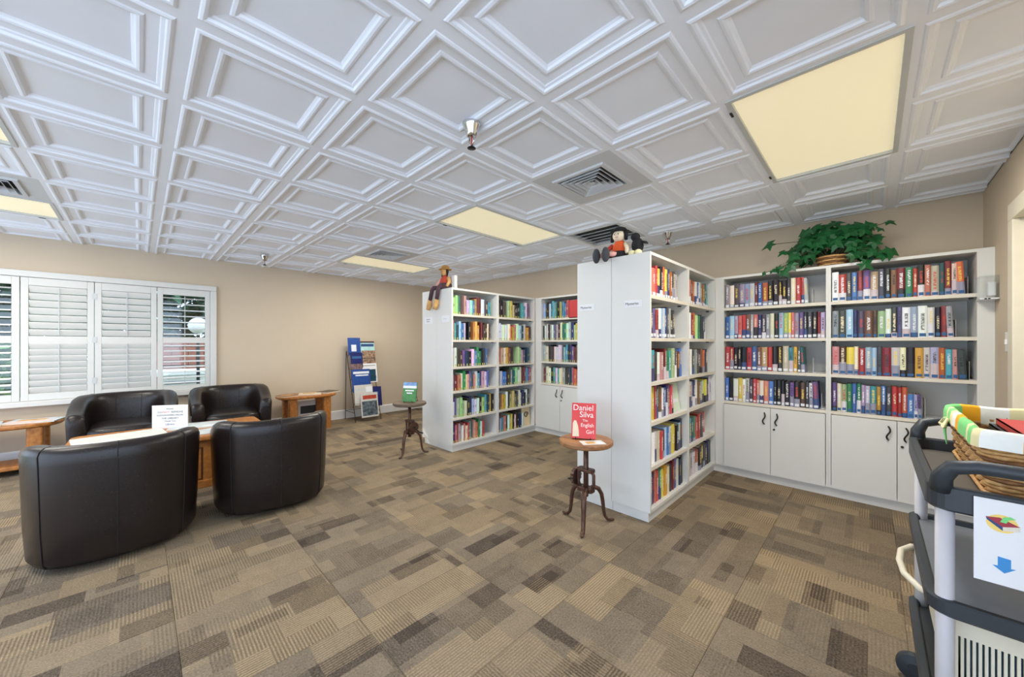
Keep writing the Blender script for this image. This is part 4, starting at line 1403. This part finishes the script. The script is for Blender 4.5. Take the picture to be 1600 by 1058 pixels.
def tray(zb, zt, mat, nm, rim=0.022):
    a = rrect(CX0 - 0.02, CX1 + 0.02, CY0 - 0.02, CY1 + 0.02, 0.045, 5)
    cx, cy = (CX0 + CX1) / 2, (CY0 + CY1) / 2

    def sc(off, z):
        w, l = (CX1 - CX0) / 2 + 0.02, (CY1 - CY0) / 2 + 0.02
        return [(cx + (x - cx) * (w - off) / w, cy + (y - cy) * (l - off) / l, z) for x, y in a]
    mb = MB()
    mb.loft([sc(0.006, zb), sc(0.0, zb + 0.006), sc(0.0, zt - 0.004), sc(0.004, zt), sc(rim - 0.004, zt), sc(rim, zt - 0.004), sc(rim + 0.004, zb + 0.022)])
    return mb.build(nm, mat, t, og, fixn=True)


tray(0.868, 0.932, 'cart_black', 'top_tray')
tray(0.598, 0.640, 'cart_black', 'middle_shelf')
MB().prism(rrect(CX0 + 0.004, CX1 - 0.004, CY0 + 0.004, CY1 - 0.004, 0.03, 4), 0.618, 0.624).build('shelf_sheen_sheet', 'shelf_sheen', t, og)  # added sheet, its colour imitates sky reflected in the black shelf
MB().prism(rrect(CX0 + 0.004, CX1 - 0.004, CY0 + 0.004, CY1 - 0.004, 0.03, 4), 0.8885, 0.8915).build('tray_sheen', 'tray_sheen', t, og)  # added sheet, its colour imitates the sheen of the tray floor
tray(0.270, 0.312, 'cart_black', 'bottom_shelf')
for x in (CX0 + 0.013, CX1 - 0.013):
    for y in (CY0 + 0.008, CY1 - 0.008):
        MB().tube([(x, y, 0.12), (x, y, 0.875)], 0.0175, 16).build('post', 'cart_grey', t, og, smooth=True)
        c = MB().lathe([(0.02, 0.0), (0.048, 0.006), (0.05, 0.02), (0.048, 0.034), (0.02, 0.04)], n=20).build('caster', 'cart_black', t)
        c.location = (x - og[0] - 0.02, y - og[1], 0.05)
        c.rotation_euler = (PI / 2, 0, 0)
for y, s in ((CY0 - 0.004, -1), (CY1 + 0.004, 1)):
    pts = [(CX0 + 0.005, y, 0.92), (CX0 + 0.006, y + s * 0.012, 0.955), (CX0 + 0.022, y + s * 0.026, 0.985), (CX0 + 0.06, y + s * 0.034, 0.996), ((CX0 + CX1) / 2, y + s * 0.036, 0.996),
           (CX1 - 0.06, y + s * 0.034, 0.996), (CX1 - 0.022, y + s * 0.026, 0.985), (CX1 - 0.006, y + s * 0.012, 0.955), (CX1 - 0.005, y, 0.92)]
    MB().tube(pts, [0.022, 0.020, 0.018, 0.0165, 0.016, 0.0165, 0.018, 0.020, 0.022], 12).build('handle', 'cart_black', t, og, smooth=True)
# sign taped to the near end
t = thing('cart_sign', (0.28, CY0 - 0.024, 0.73), 'white sign with a red book picture and a blue arrow, hanging on the cart', 'sign')
og = tuple(t.location)
ys = CY0 - 0.024
sh = MB().box(0.178, 0.400, ys - 0.0012, ys, 0.722, 0.922).build('sheet', 'paper', t, og)
def flat(poly, mat, nm, dy=0.0):
    MB().prism(poly, 0, 0.0006, Matrix(((1, 0, 0, 0), (0, 0, -1, ys - 0.0012 - dy), (0, 1, 0, 0), (0, 0, 0, 1)))).build(nm, mat, t, og)
flat([(0.220 + 0.0235 * math.cos(a), 0.868 + 0.021 * math.sin(a)) for a in [2 * PI * k / 24 for k in range(24)]], pmat('print_yellow', (246, 214, 120), 0.6, var=0.1), 'sun_disc')
flat([(0.196, 0.879), (0.217, 0.882), (0.246, 0.868), (0.221, 0.861)], pmat('print_maroon', (164, 48, 64), 0.6), 'book_cover_print', 0.0005)
flat([(0.196, 0.879), (0.221, 0.861), (0.221, 0.852), (0.198, 0.872)], 'ink_navy', 'book_spine_print', 0.0005)
flat([(0.221, 0.861), (0.246, 0.868), (0.246, 0.857), (0.222, 0.852)], 'page_block', 'book_pages_print', 0.0005)
flat([(0.217, 0.872), (0.226, 0.871), (0.230, 0.880), (0.240, 0.884), (0.232, 0.888), (0.222, 0.884)], 'plaid_green', 'bookmark_print', 0.0010)
flat([(0.214, 0.789), (0.233, 0.787), (0.233, 0.766), (0.240, 0.767), (0.2235, 0.752), (0.206, 0.766), (0.214, 0.767)], 'ink_blue', 'arrow_print')
text('K', 0.034, (0.272, ys - 0.0022, 0.838), (PI / 2, 0, 0), 'ink_navy', t, og, align='CENTER')

# wicker basket with a plaid liner
BX0, BX1, BY0, BY1 = 0.222, 0.535, 1.535, 2.075
BZ0, BZ1 = 0.892, 1.062
t = thing('wicker_basket', ((BX0 + BX1) / 2, (BY0 + BY1) / 2, BZ0), 'honey wicker basket with a green plaid cloth liner on the cart', 'basket')
og = tuple(t.location)
cx, cy = (BX0 + BX1) / 2, (BY0 + BY1) / 2


def bring(u, off=0.0, n=112, r=0.03):
    """outline of the basket at relative height u; flares outward"""
    w = (BX1 - BX0) / 2 + 0.022 * u + off
    l = (BY1 - BY0) / 2 + 0.020 * u + off
    per = rrect(-w, w, -l, l, r, 6)
    # resample evenly
    P = per + [per[0]]
    ds = [0.0]
    for a, b2 in zip(P, P[1:]):
        ds.append(ds[-1] + math.hypot(b2[0] - a[0], b2[1] - a[1]))
    out = []
    k = 0
    for q in range(n):
        s = ds[-1] * q / n
        while ds[k + 1] < s:
            k += 1
        f = (s - ds[k]) / max(1e-9, ds[k + 1] - ds[k])
        out.append((cx + P[k][0] + (P[k + 1][0] - P[k][0]) * f, cy + P[k][1] + (P[k + 1][1] - P[k][1]) * f))
    return out


MB().prism(bring(0, -0.004, 40), BZ0, BZ0 + 0.008).build('basket_floor', 'wicker_dark', t, og)
MB().loft([[(x, y, BZ0 + 0.004) for x, y in bring(0, -0.003, 56)], [(x, y, BZ1 - 0.004) for x, y in bring(1, -0.003, 56)]], cap=False).build('inner_wall', 'wicker_dark', t, og)
NR = 17
for k in range(NR):
    u = (k + 0.5) / NR
    pts = bring(u, 0.0)
    z = BZ0 + (BZ1 - BZ0) * u
    ring_ = []
    for q, (x, y) in enumerate(pts):
        d_ = Vector((x - cx, y - cy, 0))
        nn = Vector((d_.x / (BX1 - BX0), d_.y / (BY1 - BY0), 0))
        nn = Vector((math.copysign(1, nn.x), 0, 0)) if abs(nn.x) > abs(nn.y) else Vector((0, math.copysign(1, nn.y), 0))
        wv = 0.0038 * math.sin(PI * (q / 2.0) + (PI if k % 2 else 0))
        ring_.append(Vector((x, y, z)) + nn * wv)
    ring_ += [ring_[0], ring_[1]]
    MB().tube(ring_, 0.0056, 5, cap=False).build('weave_strand', 'wicker' if k % 5 else 'wicker_dark', t, og, smooth=True)
for k in range(3):
    pts = bring(0.0, 0.006 + 0.003 * k, 60)
    MB().tube([(x, y, BZ0 + 0.004 + 0.006 * k) for x, y in pts] + [(pts[0][0], pts[0][1], BZ0 + 0.004 + 0.006 * k)], 0.005, 5, cap=False).build('foot_braid', 'wicker', t, og, smooth=True)
# liner folded over the rim, in stripes
NS = 84
band_rings = []
for off, z in ((-0.012, BZ1 - 0.05), (-0.010, BZ1 + 0.004), (-0.002, BZ1 + 0.012), (0.008, BZ1 + 0.008), (0.012, BZ1 - 0.008), (0.013, BZ1 - 0.034)):
    ro = bring(1, off, NS)
    band_rings.append([(x, y, z + 0.002 * math.sin(q * 0.9)) for q, (x, y) in enumerate(ro)])
seq = ['plaid_green'] * 6 + ['plaid_cream'] + ['plaid_green'] * 2 + ['plaid_cream'] * 2 + ['plaid_white'] * 3 + ['plaid_orange'] * 2
runs = []
for q in range(NS):
    c_ = seq[q % len(seq)]
    if runs and runs[-1][0] == c_:
        runs[-1][1].append(q)
    else:
        runs.append((c_, [q]))
for mname, qs in runs:
    mb = MB()
    for r0, r1 in zip(band_rings, band_rings[1:]):
        for q in qs:
            j = (q + 1) % NS
            mb.add([r0[q], r0[j], r1[j], r1[q]], [(0, 1, 2, 3)])
    lo = mb.build('liner_stripe', mname, t, og, smooth=True)
    bm = bmesh.new()
    bm.from_mesh(lo.data)
    bmesh.ops.remove_doubles(bm, verts=bm.verts, dist=1e-5)
    bm.to_mesh(lo.data)
    bm.free()
# tie hanging at the left side
xb = BX0 - 0.040
MB().tube([(xb, 1.93, BZ1 - 0.02), (xb - 0.006, 1.915, BZ1 - 0.06), (xb - 0.002, 1.91, BZ1 - 0.105)], [0.010, 0.009, 0.004], 6, flat=0.4).build('ribbon_tail', 'plaid_green', t, og)
MB().tube([(xb, 1.95, BZ1 - 0.022), (xb - 0.012, 1.965, BZ1 - 0.045), (xb - 0.004, 1.93, BZ1 - 0.05), (xb - 0.012, 1.895, BZ1 - 0.045), (xb, 1.915, BZ1 - 0.022)], 0.009, 6, flat=0.5).build('ribbon_bow', 'plaid_cream', t, og)
# books lying in the basket
for k, (x0, x1, y0, y1, mname, lab) in enumerate(((0.27, 0.50, 1.62, 1.93, 'cart_black', 'black folder lying in the wicker basket'), (0.28, 0.52, 1.60, 1.90, 'plate_red', 'salmon red book lying on top in the wicker basket'))):
    b = thing('basket_book', ((x0 + x1) / 2, (y0 + y1) / 2, BZ1 - 0.045 + k * 0.022), lab, 'book')
    og2 = tuple(b.location)
    MB().box(x0, x1, y0, y1, og2[2], og2[2] + 0.003).box(x0, x1, y0, y1, og2[2] + 0.017, og2[2] + 0.020).box(x0, x0 + 0.003, y0, y1, og2[2], og2[2] + 0.02).build('cover', mname, b, og2)
    MB().box(x0 + 0.003, x1 - 0.003, y0 + 0.003, y1 - 0.003, og2[2] + 0.003, og2[2] + 0.017).build('page_block', 'page_block', b, og2)
for k in range(6):
    z = BZ0 + 0.010 + k * 0.0165
    b = MB().box(0.27, 0.50, 1.60 + 0.01 * (k % 2), 1.98, z, z + 0.0155).build('basket_book', pmat('basket_book_%d' % k, [(60, 96, 150), (180, 170, 150), (120, 60, 70), (70, 110, 80), (210, 190, 120), (90, 80, 110)][k], 0.5), None, (0.385, 1.79, z))
    tag(b, ['blue', 'stone grey', 'maroon', 'dark green', 'straw yellow', 'dusky violet'][k] + ' book in the stack inside the lined wicker basket', 'book', 'stack of books in the wicker basket')

# slotted beige bin on the bottom shelf
NX0, NX1, NY0, NY1, NZ0, NZ1 = 0.148, 0.532, 1.505, 2.075, 0.312, 0.575
t = thing('storage_bin', ((NX0 + NX1) / 2, (NY0 + NY1) / 2, NZ0), 'beige slotted plastic bin on the bottom shelf of the cart', 'bin')
og = tuple(t.location)
MB().box(NX0 + 0.01, NX1 - 0.01, NY0 + 0.01, NY1 - 0.01, NZ0, NZ0 + 0.006).build('bin_floor', 'bin_beige', t, og)
for nm, (za, zb, o_) in (('lower_band', (NZ0, 0.415, 0.004)), ('upper_band', (0.530, NZ1, 0.0))):
    mb = MB()
    for a in ((NX0 + o_, NX1 - o_, NY0 + o_, NY0 + o_ + 0.006), (NX0 + o_, NX1 - o_, NY1 - o_ - 0.006, NY1 - o_), (NX0 + o_, NX0 + o_ + 0.006, NY0 + o_, NY1 - o_), (NX1 - o_ - 0.006, NX1 - o_, NY0 + o_, NY1 - o_)):
        mb.box(*a, za, zb)
    mb.build(nm, 'bin_beige', t, og)
n = 37
for k in range(n + 1):
    x = NX0 + 0.008 + (NX1 - NX0 - 0.022) * k / n
    for y in (NY0 + 0.002, NY1 - 0.008):
        MB().box(x, x + 0.0056, y, y + 0.006, 0.41, 0.535).build('bar', 'bin_beige', t, og)
for k in range(27):
    y = NY0 + 0.012 + (NY1 - NY0 - 0.03) * k / 26
    MB().box(NX0 + 0.002, NX0 + 0.008, y, y + 0.010, 0.41, 0.535).build('bar', 'bin_beige', t, og)
MB().tube([(NX0 + 0.0, 1.60, 0.562), (NX0 - 0.045, 1.63, 0.566), (NX0 - 0.075, 1.70, 0.568), (NX0 - 0.082, 1.79, 0.568), (NX0 - 0.075, 1.88, 0.568), (NX0 - 0.045, 1.95, 0.566), (NX0, 1.98, 0.562)], 0.009, 8).build('loop_handle', 'bin_beige', t, og, smooth=True)
mb = MB().box(NX0 + 0.03, NX1 - 0.03, NY0 + 0.04, NY1 - 0.04, NZ0 + 0.008, 0.52)
tag(mb.build('book_bundle', 'bundle_blue', None, ((NX0 + NX1) / 2, (NY0 + NY1) / 2, NZ0 + 0.008), bevel=0.01), 'dark bundle of returned books inside the beige bin', 'bundle')

# ------------------------------------------------------------------ ivy on the cabinets
IV = (-0.245, 4.24, CASE_H)
t = thing('potted_ivy', IV, 'trailing green ivy in a wicker basket on top of the white cabinets', 'plant')
for k in range(6):
    z = 0.006 + k * 0.016
    r = 0.082 + 0.006 * k
    pts = [((r + 0.004 * math.sin(q * PI / 2 + (PI if k % 2 else 0))) * math.cos(2 * PI * q / 40), (r + 0.004 * math.sin(q * PI / 2 + (PI if k % 2 else 0))) * math.sin(2 * PI * q / 40), z) for q in range(41)]
    MB().tube(pts, 0.0085, 5, cap=False).build('basket_coil', 'wicker' if k % 2 else 'wicker_dark', t, smooth=True)
MB().lathe([(0.075, 0.002), (0.10, 0.088), (0.01, 0.090)], n=20).build('basket_core', 'wicker_dark', t)
# five-lobed ivy leaf
lp_ = []
for k in range(10):
    a = -PI / 2 + 2 * PI * k / 10
    r = [0.18, 0.62, 0.42, 0.80, 0.46, 1.05, 0.46, 0.80, 0.42, 0.62][k]
    lp_.append((r * math.cos(a) * 0.62, r * math.sin(a) * 0.62, 0.0))
lv = [(0, 0.05, 0.07)] + [(x, y, 0.05 * (1 if k % 2 == 0 else -1.6) * (0.6 + 0.4 * abs(x))) for k, (x, y, z) in enumerate(lp_)]
leaf_mesh = MB().add(lv, [(0, 1 + k, 1 + (k + 1) % 10) for k in range(10)]).mesh('leaf', 'ivy_leaf')
irng = random.Random(21)
leaf_pts = []
for _ in range(150):
    while True:
        p = Vector((irng.uniform(-1, 1), irng.uniform(-1, 1), irng.uniform(-0.35, 1)))
        if 0.45 < p.length < 1.0 and not (abs(p.x) < 0.42 and p.y < 0.3 and p.z < 0.05):
            break
    leaf_pts.append((Vector((0.30 * p.x + 0.01, 0.17 * p.y - 0.02, 0.155 + 0.25 * p.z)), irng.uniform(0.09, 0.14)))
for x, y, z, s in ((-0.42, -0.16, 0.25, 0.13), (-0.36, -0.18, 0.02, 0.10), (-0.31, -0.215, -0.02, 0.115), (-0.26, -0.215, 0.03, 0.10), (-0.24, -0.21, 0.10, 0.09), (0.20, -0.215, -0.03, 0.115),
                   (0.24, -0.19, 0.06, 0.10), (0.30, -0.20, 0.02, 0.10), (0.345, -0.20, 0.05, 0.13), (0.26, -0.10, 0.15, 0.10), (0.29, -0.12, 0.25, 0.075), (0.25, -0.12, 0.29, 0.075), (0.34, -0.12, 0.29, 0.085),
                   (-0.33, -0.12, 0.17, 0.09), (0.14, -0.18, 0.06, 0.10), (0.13, -0.19, 0.12, 0.10), (-0.16, -0.19, 0.09, 0.09), (-0.40, -0.20, 0.0, 0.07), (-0.46, -0.21, -0.015, 0.06)):
    leaf_pts.append((Vector((x, y, z)), s))
for p, s in leaf_pts:
    o = bpy.data.objects.new('leaf', leaf_mesh)
    COL.objects.link(o)
    o.parent = t
    if p.z > 0.42:
        p.z = 0.42
    if IV[1] + p.y > YB - 0.06:
        p.y = YB - 0.06 - IV[1]
    o.location = p
    nrm = Vector((p.x * 1.5 + irng.uniform(-0.4, 0.4), p.y * 1.5 - 0.7 + irng.uniform(-0.3, 0.3), 0.35 + irng.uniform(-0.3, 0.5)))
    o.rotation_euler = nrm.to_track_quat('Z', 'Y').to_euler()
    o.rotation_euler.rotate_axis('Z', irng.uniform(-1.2, 1.2) + PI)
    o.scale = (s * 1.12,) * 3
for k, p in enumerate([q for q, s in leaf_pts[::6]] + [q for q, s in leaf_pts[-20:]]):
    MB().tube([(p.x * 0.15, p.y * 0.2, 0.08), (p.x * 0.55, p.y * 0.5, max(0.06, p.z * 0.7 + 0.08)), tuple(p)], 0.0025, 5).build('vine', 'ivy_stem', t)

# ------------------------------------------------------------------ dolls
def ell(c, r, n=14, m=9):
    return [[(c[0] + r[0] * math.sin(PI * j / m) * math.cos(2 * PI * k / n), c[1] + r[1] * math.sin(PI * j / m) * math.sin(2 * PI * k / n), c[2] - r[2] * math.cos(PI * j / m)) for k in range(n)] for j in range(1, m)]


# the black-haired cloth doll on the central bookcase (faces -Y, sits at the edge)
D2 = (-1.42, 2.66, CASE_H)
t = thing('cloth_doll', D2, 'cloth doll with black hat, orange top and big dark shoes sitting on the central bookcase', 'doll')
MB().loft([[(0.062 * s * math.cos(q), 0.048 * s * math.sin(q), z) for q in [2 * PI * k / 16 for k in range(16)]] for s, z in ((0.95, 0.0), (1.05, 0.03), (1.0, 0.08), (0.85, 0.12), (0.5, 0.145))]).build('torso', 'cloth_orange', t, smooth=True)
MB().loft([[(0.075 * s * math.cos(q), -0.015 + 0.075 * s * math.sin(q), z) for q in [2 * PI * k / 16 for k in range(16)]] for s, z in ((1.12, 0.0), (1.05, 0.03), (0.8, 0.055))]).build('skirt', 'cloth_black', t, smooth=True)
hd = MB().loft(ell((0, -0.012, 0.185), (0.05, 0.045, 0.048))).build('head', 'cloth_cream', t, smooth=True)
for s in (-1, 1):
    MB().loft(ell((s * 0.016, -0.055, 0.19), (0.004, 0.003, 0.005), 8, 6)).build('eye', 'ink_black', hd)
MB().loft(ell((0, -0.058, 0.180), (0.004, 0.005, 0.004), 8, 6)).build('nose', 'cloth_pink', hd)
MB().tube([(-0.012, -0.054, 0.169), (0, -0.056, 0.165), (0.012, -0.054, 0.169)], 0.0016, 5).build('mouth', 'cloth_red', hd)
for s in (-1, 1):
    MB().tube([(s * 0.04, 0.0, 0.225), (s * 0.058, -0.01, 0.19), (s * 0.060, -0.012, 0.145)], [0.02, 0.018, 0.012], 8).build('hair_lock', 'cloth_black', t, smooth=True)
MB().lathe([(0.075, 0.214), (0.078, 0.218), (0.052, 0.224), (0.048, 0.243), (0.03, 0.252)], (0, 0, 0), 20).build('hat', 'cloth_black', t, smooth=True)
MB().tube([(-0.055, -0.01, 0.115), (-0.095, -0.05, 0.07), (-0.115, -0.075, 0.045)], [0.018, 0.017, 0.013], 8).build('arm', 'cloth_red', t, smooth=True)
MB().tube([(0.055, -0.01, 0.115), (0.082, -0.04, 0.07), (0.088, -0.055, 0.03)], [0.018, 0.016, 0.013], 8).build('arm', 'cloth_cream', t, smooth=True)
for x0, x1 in ((-0.04, -0.10), (0.015, -0.02)):
    MB().tube([(x0, -0.04, 0.025), ((x0 + x1) / 2, -0.10, 0.028), (x1, -0.135, 0.022)], [0.022, 0.020, 0.016], 8).build('leg', 'cloth_pink', t, smooth=True)
    MB().loft(ell((x1 - 0.01, -0.165, 0.018), (0.030, 0.030, 0.058))).build('shoe', 'cloth_grey', t, smooth=True)
D3 = (-1.275, 2.665, CASE_H)
t = thing('cloth_crow', D3, 'small black stuffed crow with yellow feet beside the orange-topped doll', 'toy')
MB().loft(ell((0, 0, 0.085), (0.045, 0.045, 0.062))).build('body', 'cloth_black', t, smooth=True)
MB().loft(ell((-0.012, -0.01, 0.150), (0.034, 0.034, 0.034))).build('head', 'cloth_black', t, smooth=True)
MB().tube([(0.03, 0, 0.11), (0.07, -0.01, 0.095), (0.085, -0.01, 0.085)], [0.02, 0.02, 0.008], 8, flat=0.5).build('wing', 'cloth_black', t, smooth=True)
for x in (-0.02, 0.03):
    MB().loft(ell((x, -0.05, 0.022), (0.026, 0.03, 0.022))).build('foot', 'plaid_cream', t, smooth=True)
MB().tube([(-0.05, -0.045, 0.012), (0.05, -0.05, 0.018)], 0.012, 8).build('perch', 'straw', t, smooth=True)

# the scarecrow doll on the far bookcase, legs hanging over the end panel
D1 = (-3.80, 2.68, CASE_H)
t = thing('scarecrow_doll', D1, 'scarecrow doll with straw hat and tan shoes sitting on the far bookcase', 'doll')
MB().loft([[(0.075 * s * math.cos(q), 0.06 * s * math.sin(q), z) for q in [2 * PI * k / 16 for k in range(16)]] for s, z in ((1.15, 0.0), (1.2, 0.04), (1.05, 0.10), (0.8, 0.15), (0.4, 0.185))]).build('torso', 'cloth_red', t, smooth=True)
MB().loft([[(0.095 * s * math.cos(q), 0.080 * s * math.sin(q), z) for q in [2 * PI * k / 16 for k in range(16)]] for s, z in ((1.15, 0.0), (1.1, 0.05), (0.85, 0.085))]).build('overalls', 'cloth_plum', t, smooth=True)
hd = MB().loft(ell((0, -0.01, 0.225), (0.046, 0.042, 0.048))).build('head', 'cloth_tan', t, smooth=True)
for s in (-1, 1):
    MB().loft(ell((s * 0.016, -0.05, 0.23), (0.005, 0.003, 0.006), 8, 6)).build('eye', 'ink_black', hd)
MB().loft(ell((0, -0.053, 0.218), (0.006, 0.005, 0.005), 8, 6)).build('nose', 'cloth_red', hd)
MB().tube([(-0.014, -0.048, 0.206), (0, -0.051, 0.202), (0.014, -0.048, 0.206)], 0.0018, 5).build('mouth', 'cloth_plum', hd)
for s in (-1, 1):
    MB().tube([(s * 0.04, 0.0, 0.26), (s * 0.052, -0.004, 0.22), (s * 0.054, -0.006, 0.17)], [0.016, 0.016, 0.008], 8).build('hair_lock', 'cloth_black', t, smooth=True)
MB().lathe([(0.080, 0.255), (0.084, 0.260), (0.055, 0.266), (0.045, 0.300), (0.02, 0.312)], (0, 0, 0), 20).build('hat', 'straw', t, smooth=True)
for s in (-1, 1):
    MB().tube([(s * 0.065, 0, 0.145), (s * 0.115, -0.02, 0.09), (s * 0.12, -0.06, 0.035)], [0.024, 0.022, 0.016], 8).build('arm', 'cloth_pink' if s < 0 else 'cloth_tan', t, smooth=True)
for x0, x1, x2 in ((-0.035, -0.09, -0.15), (0.035, 0.03, 0.0)):
    MB().tube([(x0, -0.05, 0.03), (x1, -0.11, 0.028), (x1 * 1.1, -0.128, -0.01), (x2 * 0.9 + x1 * 0.1, -0.128, -0.13)], [0.028, 0.028, 0.026, 0.024], 9).build('leg', 'cloth_plum', t, smooth=True)
    MB().tube([(x2 * 0.9 + x1 * 0.1, -0.128, -0.12), (x2 - 0.01, -0.128, -0.19), (x2 - 0.02, -0.140, -0.245)], [0.026, 0.032, 0.024], 9).build('shoe', 'cloth_tan', t, smooth=True)
t = thing('white_post', (-3.66, 2.72, CASE_H), 'short white upright block behind the scarecrow doll', 'block')
MB().box(-0.03, 0.03, -0.02, 0.02, 0.012, 0.17).build('upright', 'laminate', t, bevel=0.003)
MB().box(-0.045, 0.06, -0.035, 0.035, 0, 0.012).build('foot', 'laminate', t, bevel=0.003)

# ------------------------------------------------------------------ right wall fittings
t = thing('acrylic_holder', (0.56, 4.03, 1.60), 'clear acrylic box with a white insert on the cabinet end by the right wall', 'holder')
og = tuple(t.location)
hx0, hx1, hy0, hy1, hz0, hz1 = 0.515, 0.597, 3.955, 4.085, 1.60, 1.745
mb = MB()
for a in ((hx0, hx1, hy0, hy0 + 0.003, hz0, hz1), (hx0, hx0 + 0.003, hy0 + 0.003, hy1, hz0, hz1), (hx1 - 0.003, hx1, hy0 + 0.003, hy1, hz0, hz1), (hx0, hx1, hy0, hy1, hz0 - 0.003, hz0), (hx0, hx1, hy0, hy1, hz1, hz1 + 0.003)):
    mb.box(*a)
mb.build('clear_box', 'acrylic', t, og)
MB().prism(rrect(0.553, 0.590, 3.985, 4.03, 0.012, 4), 1.615, 1.705).build('white_insert', 'acrylic_white', t, og)
MB().box(hx0, hx1, hy0 - 0.004, hy1, hz0 - 0.012, hz0 - 0.003).build('base_tray', 'acrylic_white', t, og, bevel=0.002)
for q in (0.535, 0.55):
    MB().box(q, q + 0.010, hy0 - 0.006, hy0 - 0.003, hz0 - 0.012, hz0 - 0.004).build('clip', 'ink_black', t, og)
t = thing('light_switch', (XR, 3.765, 1.30), 'white light switch plate on the right wall beside the door casing', 'switch')
og = tuple(t.location)
MB().box(XR - 0.006, XR, 3.73, 3.80, 1.245, 1.365).build('plate', 'switch_white', t, og, bevel=0.002)
MB().box(XR - 0.013, XR - 0.006, 3.757, 3.773, 1.290, 1.320).build('toggle', 'switch_white', t, og)
